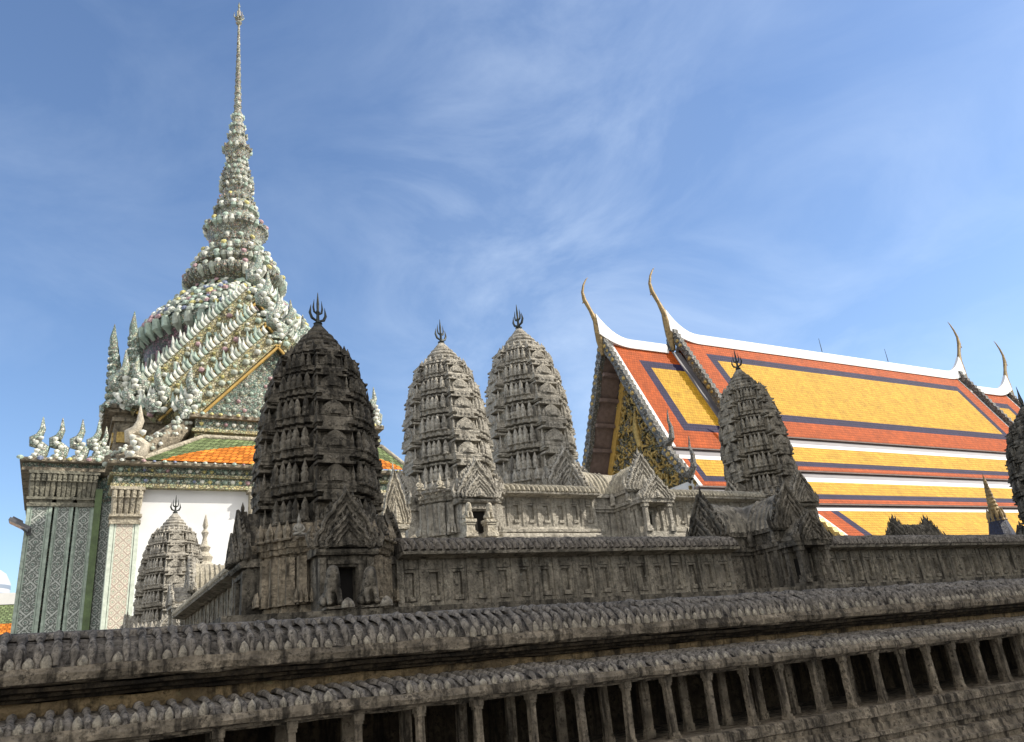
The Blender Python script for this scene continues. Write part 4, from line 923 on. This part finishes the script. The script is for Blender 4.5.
for (r, z, h) in RINGS:
    n_ = max(12, int(2 * PI * r / .30))
    for i in range(n_):
        a = 2 * PI * i / n_; ca, sa = math.cos(a), math.sin(a); q = .145 if r > .9 else .10
        b.tube([(ca * (r - .22), sa * (r - .22), z - h * .45 - S0), (ca * (r - .02), sa * (r - .02), z - h * .1 - S0), (ca * (r + .05), sa * (r + .05), z + h * .25 - S0)], [q * .5, q, q * .45], 6, random.choice((0, 0, 1, 2, 3)))
        if r > .8 and i % 2 == 0: b.gem((ca * (r + .02), sa * (r + .02), z + h * .28 - S0), q * 1.15, random.choice((1, 2, 3, 4, 5)), (ca, sa, .6))
so_ = b.build('spire', [MAT['spire'], FLOW[0], FLOW[1], FLOW[2], FLOW[3], FLOW[4]], pv, 40, sp_root)
so_.rotation_euler = (0, rad(-1.3), 0)
b = MB(); nd = [(.20, 30.55 - S0)]
for k in range(14):
    f = k / 14; z = 30.6 + 6.1 * f; r = .205 * (1 - f) + .06 * f; nd += [(r * 1.12, z - S0), (r * .9, z + .16 - S0), (r * .88, z + .38 - S0)]
nd += [(.05, 36.75 - S0)]
b.lathe(nd, 10, 0)
b.build('needle', MAT['spire'], so_, 40)
b = MB(); b.lathe([(.05, 36.7 - S0), (.18, 36.9 - S0), (.08, 37.05 - S0), (.22, 37.25 - S0), (.08, 37.45 - S0), (.12, 37.7 - S0), (.04, 37.95 - S0), (.07, 38.15 - S0), (.01, 38.45 - S0)], 8, 0)
for i in range(6):
    a = 2 * PI * i / 6; b.tube([(.1 * math.cos(a), .1 * math.sin(a), 37.1 - S0), (.26 * math.cos(a), .26 * math.sin(a), 37.3 - S0), (.24 * math.cos(a), .24 * math.sin(a), 37.6 - S0)], [.04, .04, .01], 5)
b.build('crown_finial', MAT['spire'], so_, 40)
# stacked front gables with blossom-studded bargeboards
def front_gable(y, cx, hw, z0, rise, tm, k, fin=1.9):
    g_ = MB(); g_.slab([(cx - hw, z0), (cx + hw, z0), (cx, z0 + rise)], y + .25, y + .9, 0)
    for r_ in range(int(rise / .34)):
        zz = z0 + .2 + r_ * .34; hh = hw * (1 - (zz - z0) / rise) - .25; n_ = int(2 * hh / .34)
        for k_ in range(n_ + 1): g_.gem((cx - hh + 2 * hh * (k_ + .5 * (r_ % 2)) / max(n_, 1), y + .25, zz), random.uniform(.07, .11), random.choice((1, 3, 3, 2)) if (k_ + r_) % 3 else random.choice((4, 5, 2)), (0, -1, 0), 7)
    go = g_.build('gable', [MAT[tm]] + FLOW, pv)
    for sx in (-1, 1):
        q = MB(); a = Vector((cx + sx * (hw + .25), y, z0 - .12)); e = Vector((cx, y, z0 + rise + .25)); d = (e - a); ln = d.length; dn = d.normalized(); up = Vector((-dn.z * sx * -1, 0, dn.x * sx * -1)); up = Vector((sx * dn.z, 0, abs(dn.x)))
        nrm = Vector((sx * abs(dn.z), 0, abs(dn.x)))
        w_ = .62
        vs = [];
        for p in (a, e):
            for o_ in (Vector((0, 0, 0)), nrm * w_):
                for yy in (0, .55): vs.append(tuple(p + o_ + Vector((0, yy, 0))))
        q.add(vs, [(0, 1, 3, 2), (4, 6, 7, 5), (0, 4, 5, 1), (2, 3, 7, 6), (0, 2, 6, 4), (1, 5, 7, 3)], 0)
        n_ = int(ln / .20)
        for i in range(n_ + 1):
            p = a + d * (i / n_)
            fx = p + nrm * w_ * .42 + Vector((0, -.03, 0))
            if i % 3 == 0: q.gem(tuple(fx), random.uniform(.12, .16), random.choice((2, 2, 4, 2, 1, 3, 3)), (0, -1, 0), 9)
            elif i % 3 == 1: q.gem(tuple(p + nrm * w_ * .18 + Vector((0, -.02, 0))), .085, random.choice((1, 3)), (0, -1, 0), 6); q.gem(tuple(p + nrm * w_ * .68 + Vector((0, -.02, 0))), .085, random.choice((1, 3, 5)), (0, -1, 0), 6)
            lf = random.uniform(.8, 1.15)
            q.tube([tuple(p + nrm * w_ * .92 + Vector((0, -.03, 0))), tuple(p + nrm * (w_ + .14 * lf) + Vector((0, 0, .06))), tuple(p + nrm * (w_ + .16 * lf) + Vector((0, 0, .25 * lf)))], [.085, .075, .01], 6, random.choice((1, 1, 1, 2, 3)))
            if i % 2: q.tube([tuple(p + nrm * w_ * .98 + Vector((0, .22, 0))), tuple(p + nrm * (w_ + .26 * lf) + Vector((0, .22, .1))), tuple(p + nrm * (w_ + .30 * lf) + Vector((0, .22, .34 * lf)))], [.09, .08, .01], 6, random.choice((1, 3, 3)))
        q.tube([tuple(a - nrm * .1 + Vector((0, -.05, 0))), tuple(e - nrm * .1 + Vector((0, -.05, 0)))], [.055, .055], 6, 7)
        q.build('bargeboard', [MAT['straw']] + FLOW + [MAT['ochre']], go)
        naga(cx + sx * (hw + .25), y, z0 + .05, fin, sx * .4, 'pale')
    naga(cx, y + .3, z0 + rise + .5, fin * 1.1, 0, 'pale')
    return go
front_gable(27.6, 6.35, 2.75, 10.9, 3.0, 'celadon', 0)
front_gable(28.7, 6.15, 3.5, 11.3, 4.0, 'straw', 1, 2.0)
front_gable(29.9, 6.0, 4.0, 11.9, 5.0, 'celadon', 2, 2.1)
for x, z in ((7.0, 14.6), (7.5, 14.0)): naga(x, 28.6, z, 2.0, 0, 'celadon')
for i, (x, z, y) in enumerate(((9.55, 10.95, 27.4), (9.95, 10.95, 27.2))): naga(x, y, z, 1.6, .5, 'pale')
# floodlight fixed to the left corner
t = thing('floodlight', 'grey floodlight on an arm at the left edge of the panelled pillars', 'floodlight', (-1.02, LY - .15, 7.02))
b = MB(); b.xf = Matrix.Translation((-.22, -.1, .16)) @ Matrix.Rotation(rad(28), 4, 'Y'); b.box(-.34, .30, -.28, .28, -.04, .05, 0); b.box(-.30, .0, -.18, .18, .05, .12, 0); b.build('housing', MAT['lamp'], t)
b = MB(); b.xf = Matrix.Translation((-.22, -.1, .16)) @ Matrix.Rotation(rad(28), 4, 'Y'); b.box(-.31, .27, -.25, .25, -.055, -.0405, 0); b.build('glass', MAT['lens'], t)
b = MB(); b.tube([(.0, .15, -.02), (-.1, -.02, .02), (-.18, -.1, .1)], [.04, .035, .035], 8); b.box(-.06, .06, .1, .2, -.1, .1); b.build('bracket', MAT['lamp'], t)
# small pale stupa between the little tower and the white wall
t = thing('small_stupa', 'slim pale stupa peeking out between the small sunlit tower and the white wall', 'stupa', (2.0, 13.6, 1.72))
b = MB(); b.box(-.2, .2, -.2, .2, -1.715, 1.7, 0); b.lathe([(.24, 1.7), (.25, 1.8), (.17, 1.86), (.19, 1.95), (.12, 2.02), (.14, 2.1), (.07, 2.18), (.10, 2.26), (.05, 2.32), (.03, 2.42), (.06, 2.5), (.025, 2.56), (.045, 2.62), (.008, 2.80)], 12); b.build('body', MAT['wear'], t, 40)

# ------------------------------------------------------------------ temple with the striped roof (right)
TR = thing('striped_roof_temple', 'Thai temple with yellow roof bordered in red and navy, white ridges and golden finials', 'temple', (27.25, 34.65, 19.75), rad(-1.5))
LEN2 = (6.6, 34.9)
def plane_pts(p, q): return p, q
def roof_slope(name, x0, x1, ytop, ztop, ybot, zbot, sgn=1, border=(1.45, .62), topb=None, botb=None, lo=None, white=None, closeR=True):
    """tiled slope between two (y,z) lines, nested red / navy / yellow; lo = flashing strips along its top"""
    b = MB(); b.keep = True; b.flip = sgn < 0; L_ = math.hypot(ybot - ytop, zbot - ztop)
    def P(x, v): f = v / L_; return (x, sgn * (ytop + (ybot - ytop) * f), ztop + (zbot - ztop) * f)
    rb, nb = border
    tb = topb if topb is not None else rb; bb_ = botb if botb is not None else rb
    v = 0.0
    strips = []
    if lo:
        for wd, mi in lo: strips.append((v, v + wd, mi)); v += wd
    vt = v
    xsL = [x0, x0 + .24, x0 + .24 + rb, x0 + .24 + rb + nb]; xsR = [x1 - .16 - rb - nb, x1 - .16 - rb, x1 - .16, x1] if closeR else [x1 - .75, x1]
    tn = nb if tb > 0 else 0
    vv = [vt, vt + tb, vt + tb + tn, L_ - bb_ - nb, L_ - bb_, L_]
    allx = xsL + xsR
    for a, e, mi in strips: _quad(b, P, x0, x1, a, e, mi)
    for i in range(len(allx) - 1):
        a, e = allx[i], allx[i + 1]
        if e - a < 1e-4: continue
        ring = min(i, len(allx) - 2 - i) if closeR else (min(i, 3) if i < len(allx) - 2 else -1)
        for k in range(5):
            v0, v1 = vv[k], vv[k + 1]
            if v1 - v0 < 1e-4: continue
            kr = min(k + 1 if tb > 0 else 9, 5 - k)
            r_ = min(ring, kr); mi = (4, 0, 1, 2)[min(r_, 3)] if ring == 0 else (0, 0, 1, 2)[min(r_, 3)]
            if ring == -1: mi = 3
            _quad(b, P, a, e, v0, v1, mi)
    o = b.build(name, [MAT['red'], MAT['navy'], MAT['yellow'], MAT['lead'], MAT['mortar']], TR)
    return o
def _quad(b, P, a, e, v0, v1, mi):
    n = max(1, int((e - a) / 3.0))
    for i in range(n):
        p, q = a + (e - a) * i / n, a + (e - a) * (i + 1) / n
        uvs_ = [(p, -v1), (q, -v1), (q, -v0), (p, -v0)]
        b.add([P(p, v1), P(q, v1), P(q, v0), P(p, v0)], [(3, 2, 1, 0) if b.flip else (0, 1, 2, 3)], mi, [uvs_[::-1] if b.flip else uvs_])
MAINP = ((0, 1.25), (-4.13, -6.60))
T2 = ((-3.98, -6.68), (-5.62, -9.12)); T3 = ((-5.45, -9.19), (-7.20, -11.38)); T4 = ((-7.0, -11.45), (-11.2, -15.45))
def temple_block(x0, x1, dz, tiers, closeR=True, front_only=False, x1s=None):
    for sgn in (1, -1):
        roof_slope('main_slope', x0, x1, 0, 1.25 + dz, -4.13, -6.60 + dz, sgn, (1.35, .62), closeR=closeR)
        for k, (tp, lo) in enumerate(((T2, [(.50, 3), (.30, 4)]), (T3, [(.52, 3), (.38, 4)]), (T4, [(.30, 3), (.26, 4)]))):
            if k >= tiers: break
            (ya, za), (yb, zb) = tp
            roof_slope('lower_slope', x0 + (0 if k < 2 else .0), x1, ya, za + dz, yb, zb + dz, sgn, (.34, .44) if k < 2 else (1.2, .6), topb=0, lo=lo, closeR=closeR)
    for (y, z) in ((-4.13, -6.60), (-5.62, -9.12), (-7.20, -11.38), (-11.2, -15.45))[:tiers + 1]:      # eave edges
        for sgn in (1, -1):
            b = MB(); vs = [(x, sgn * (y + dy), z + dz + d2) for x in (x0, x1) for dy, d2 in ((-.02, -.02), (-.02, -.09), (.45, -.09), (.45, -.02))]
            b.add(vs, [(0, 1, 2, 3), (7, 6, 5, 4), (0, 4, 5, 1), (1, 5, 6, 2), (2, 6, 7, 3)])
            b.build('eave_board', MAT['wood'], TR)
temple_block(6.6, 36.5, 0, 3)
temple_block(.95, 6.6, -1.05, 2, closeR=False)
temple_block(36.5, 43.0, -1.05, 2)
b = MB(); b.box(1.9, 42.3, -8.4, 8.4, -19.74, -13.6, 0); b.box(2.2, 42.0, -4.6, 4.6, -13.601, -9.4, 0); b.box(7.0, 36.0, -3.0, 3.0, -9.401, -6.0, 0); b.build('wall', MAT['white'], TR)
# white ridges sweeping up at the ends
def ridge(x0, x1, z, up0, up1, h=.52):
    b = MB(); xs = frange(x0, x1, .35); vs = []
    for x in xs:
        k = max(0, 1 - (x - x0) / 2.5) if up0 else 0; k2 = max(0, 1 - (x1 - x) / 2.5) if up1 else 0; u = (k ** 2.2 + k2 ** 2.2); hh = h * (1 + u * .5); zz = u * 1.3
        for y, q in ((-.26, -.25 + zz * .55), (-.20, hh * .55 + zz * .9), (-.12, hh + zz), (.12, hh + zz), (.20, hh * .55 + zz * .9), (.26, -.25 + zz * .55)): vs.append((x, y, z + q - (.0 if q > 0 else 0)))
    n = 6; fs = [(a * n + i, (a + 1) * n + i, (a + 1) * n + (i + 1) % n, a * n + (i + 1) % n) for a in range(len(xs) - 1) for i in range(n)] + [tuple(range(n)), tuple((len(xs) - 1) * n + i for i in range(n))]
    b.add(vs, fs); b.build('ridge', MAT['mortar'], TR, 30)
ridge(5.9, 37.6, 1.15, True, True); ridge(.15, 5.4, .2, True, False, .42); ridge(37.5, 43.8, .2, False, True, .42)
def chofa(x, z, sg, h):
    b = MB(); k = h / 3.4      # slender curved bird-headed finial
    pts = [(.10, 0, -2.2), (.04, 0, -1.2), (-.02, 0, -.35), (-.10, 0, .25), (-.40, 0, .95), (-.75, 0, 1.65), (-.82, 0, 2.2), (-.66, 0, 2.75), (-.40, 0, 3.2), (-.22, 0, 3.4)]
    b.tube([(sg * p[0] * k, 0, p[2] * k) for p in pts], [q * k for q in (.16, .30, .28, .21, .135, .155, .105, .075, .045, .012)], 8, 0, .75)
    b.tube([(sg * -.70 * k, 0, 1.55 * k), (sg * -.88 * k, 0, 1.45 * k), (sg * -.95 * k, 0, 1.34 * k)], [.08 * k, .05 * k, .01 * k], 6)
    b.build('chofa', MAT['chofa'], TR, 45, (x, 0, z))
chofa(.25, 1.45, 1, 3.25); chofa(5.95, 2.7, 1, 3.7); chofa(37.6, 2.6, -1, 4.0); chofa(43.8, 1.6, -1, 3.9)
def bargeboard(x, za, pts, sg, gilt, name='bargeboard'):
    """toothed bargeboard along a rake; pts is a (y,z) line, both sides"""
    for sy in (1, -1):
        b = MB(); a = Vector((x, pts[0][0] * sy, pts[0][1])); e = Vector((x, pts[1][0] * sy, pts[1][1])); d = e - a; ln = d.length; dn = d.normalized(); nr = Vector((0, dn.z * -sy * -1, 0)); nr = Vector((0, -sy * abs(dn.z), abs(dn.y))); nr.normalize()
        n = max(6, int(ln / .42)); vs = []; pr = []
        for i in range(n * 2 + 1):
            p = a + d * (i / (n * 2)); o_ = .28 if i % 2 else .17; pr.append(p + nr * o_)
        lo_ = [a + d * (i / (n * 2)) - nr * (.26 + .06 * math.sin(i / (n * 2) * PI * 6)) for i in range(n * 2 + 1)]
        m_ = len(pr)
        for xo in (-.22 * sg, .12 * sg):
            vs += [tuple(p + Vector((xo, 0, 0))) for p in pr] + [tuple(p + Vector((xo, 0, 0))) for p in lo_]
        fs = []
        for i in range(m_ - 1):
            fs += [(i, i + 1, m_ + i + 1, m_ + i), (2 * m_ + i, 3 * m_ + i, 3 * m_ + i + 1, 2 * m_ + i + 1), (i, 2 * m_ + i, 2 * m_ + i + 1, i + 1), (m_ + i, m_ + i + 1, 3 * m_ + i + 1, 3 * m_ + i)]
        fs += [(0, m_, 3 * m_, 2 * m_), (m_ - 1, 3 * m_ - 1, 4 * m_ - 1, 2 * m_ - 1)]
        b.add(vs, fs, 0)
        for i in range(n): b.gem(tuple(a + d * ((i + .5) / n) + Vector((-.22 * sg, 0, 0))), random.uniform(.10, .17), random.choice((0, 1, 1)), (-sg, 0, 0), 6)
        e2 = e + dn * .2      # hooked naga at the foot
        b.tube([tuple(e), tuple(e2 + nr * .1), tuple(e2 + nr * .55 + Vector((0, 0, .1))), tuple(e2 + nr * .65 + Vector((0, 0, .6))), tuple(e2 + nr * .5 + Vector((0, 0, 1.15))), tuple(e2 + nr * .6 + Vector((0, 0, 1.65)))], [.26, .22, .17, .12, .07, .02], 7, 1 if gilt else 0)
        b.build(name, [MAT['barge'] if not gilt else MAT['golddark'], MAT['golddark'] if not gilt else MAT['gold']], TR, 40)
def rake(za, zdz, y2, z2): return [(0, za + zdz), (y2, z2 + zdz)]
bargeboard(.55, 0, rake(1.45, -1.05, -4.05, -6.45), 1, False)
bargeboard(6.3, 0, rake(1.75, 0, -3.9, -6.05), 1, False)
bargeboard(36.8, 0, rake(1.75, 0, -4.2, -6.6), -1, False)
bargeboard(43.3, 0, rake(1.45, -1.05, -4.3, -6.9), -1, False)
bargeboard(.55, 0, [(-4.05, -7.75), (-5.35, -9.5)], 1, False)
bargeboard(6.3, 0, [(-6.9, -11.5), (-11.4, -15.8)], 1, True)
# gable end: recessed carved pediment, plank soffit with gilded purlins
b = MB()
b.add([(2.3, 0, -.3), (2.3, -3.9, -7.7), (2.3, 3.9, -7.7)], [(0, 1, 2)], 0)
b.add([(2.3, -3.9, -7.7), (2.3, -5.4, -10.3), (2.3, 5.4, -10.3), (2.3, 3.9, -7.7)], [(0, 1, 2, 3)], 0)
for i in range(620):      # scrolling relief
    z = random.uniform(-10.0, -1.2); hw = (min(0, z + .3) * -.5) * .96; y = random.uniform(-hw, hw); r = random.uniform(.14, .34)
    a = random.uniform(0, 6.28)
    b.tube([(2.28, y, z), (2.12, y + r * math.cos(a), z + r * math.sin(a)), (2.05, y + 1.5 * r * math.cos(a + .7), z + 1.5 * r * math.sin(a + .7)), (2.1, y + 1.2 * r * math.cos(a + 1.5), z + 1.2 * r * math.sin(a + 1.5))], [.08, .10, .07, .02], 5, random.choice((0, 1, 1, 2)))
b.tube([(2.1, 0, -6.4), (2.0, 0, -5.4), (2.05, 0, -4.6), (2.15, 0, -3.9)], [.2, .26, .16, .04], 8, 1)
b.build('pediment', [MAT['gable'], MAT['golddark'], MAT['barge']], TR, 50)
b = MB()
for sy in (1, -1):
    vs = [(.6, sy * .1, -.12), (2.35, sy * .1, -.12), (2.35, sy * 4.0, -7.52), (.6, sy * 4.0, -7.52)]; dy = -.10 * sy
    b.add(vs + [(x, y + dy * .2, z - .1) for x, y, z in vs], [(0, 1, 2, 3), (7, 6, 5, 4), (0, 4, 5, 1), (2, 6, 7, 3), (0, 3, 7, 4), (1, 5, 6, 2)], 0)
    for k in range(5):
        f = .18 + k * .19; y, z = sy * (.1 + 3.9 * f), -.12 - 7.4 * f
        b.xf = Matrix.Translation((0, y - sy * .16, z - .20)); b.box(.62, 2.3, -.11, .11, -.11, .11, 0); b.xf = Matrix.Identity(4)
    vs = [(2.0, sy * .05, -.45), (2.3, sy * .05, -.45), (2.3, sy * 3.85, -7.7), (2.0, sy * 3.85, -7.7)]
    b.add(vs + [(x, y - sy * .45, z - .1) for x, y, z in vs], [(0, 1, 2, 3), (7, 6, 5, 4), (0, 4, 5, 1), (2, 6, 7, 3), (0, 3, 7, 4), (1, 5, 6, 2)], 1)
b.build('soffit', [MAT['wood'], MAT['ochre']], TR)
# gable field under the far and main gables
b = MB()
for x, dz, zb in ((7.4, 0, -6.6), (35.7, 0, -6.6), (42.2, -1.05, -7.65)): b.add([(x, 0, .9 + dz), (x, -3.95, zb), (x, 3.95, zb)], [(0, 1, 2)], 0)
b.build('gable_field', MAT['gable'], TR)
# lightning rods on the ridge
for x in (20.5, 28.0):
    b = MB(); b.tube([(x, 0, 1.8), (x, 0, 2.9)], [.03, .015], 5); b.build('lightning_rod', MAT['iron'], TR)

# ------------------------------------------------------------------ far left: low roofed hall and a city tower
t = thing('low_hall', 'white-edged orange and green tiled roof low at the left edge', 'hall', (-6.0, 46.0, 0))
b = MB(); b.box(-6, 5.4, .6, 8.6, .005, 5.2); b.build('wall', MAT['white'], t)
b = MB()
def hr(m_, f0, f1):
    a, c = lerp((0, -.4, 4.9), (0, 4.6, 7.6), f0), lerp((0, -.4, 4.9), (0, 4.6, 7.6), f1)
    tiled(b, (-6.6, a[1], a[2]), (5.9, a[1], a[2]), (5.9, c[1], c[2]), (-6.6, c[1], c[2]), m_, (0, f0 * 5))
hr(0, 0, .52); hr(1, .52, 1.0)
tiled(b, (5.9, 9.6, 4.9), (-6.6, 9.6, 4.9), (-6.6, 4.6, 7.6), (5.9, 4.6, 7.6), 0)
b.build('tiled_roof', [MAT['orange'], MAT['green']], t)
b = MB(); b.box(-6.7, 6.0, 4.35, 4.85, 7.5, 8.1); b.build('ridge', MAT['mortar'], t)
t = thing('city_tower', 'distant white office tower with banded windows at the far left edge', 'tower block', (-21.0, 300.0, 0))
b = MB(); b.lathe([(7.2, .01), (7.2, 43.0), (6.6, 44.2), (5.6, 46.2), (4.0, 47.4), (1.2, 48.0)], 28); b.build('body', MAT['city'], t, 40)
for k in range(16):
    b = MB(); z = 3 + k * 2.55; b.lathe([(7.25, z), (7.25, z + 1.15)], 28); b.build('window', MAT['citydark'], t, 40)

# ------------------------------------------------------------------ unseen hall added behind the viewer to shade the near half of the model
t = thing('unseen_shade_hall', 'unseen tall stone hall added behind the viewer to shade the nearer towers and galleries', 'hall', (18.5, -8.0, 0))
HZ = 4.05 + (math.tan(rad(SUN_EL)) / math.cos(rad(SUN_AZ))) * 12.5
b = MB(); b.box(-12.0, 15.0, -6.0, 0.9, .005, HZ - 6.5); b.build('wall', MAT['tan'], t)
b = MB(); b.add([(x, y, z) for x in (-12.6, 15.6) for y, z in ((1.8, HZ - 6.5), (0, HZ), (-6.9, HZ - 6.5))], [(0, 1, 2), (3, 5, 4), (0, 3, 4, 1), (1, 4, 5, 2), (2, 5, 3, 0)]); b.build('roof', MAT['orange'], t)
TX = 7.33 + math.tan(rad(SUN_AZ)) * 14.5 - 18.5
TZ = 5.3 + (math.tan(rad(SUN_EL)) / math.cos(rad(SUN_AZ))) * 14.5
b = MB(); b.lathe([(1.0, HZ - 2.5), (.95, TZ - 2.2), (.85, TZ - .8), (.55, TZ + .4), (.15, TZ + 1.5), (.03, TZ + 3)], 16, 0, (TX, 0)); b.build('shade_turret', MAT['tan'], t, 40)  # added top, sized and placed so its shade covers the grey tower
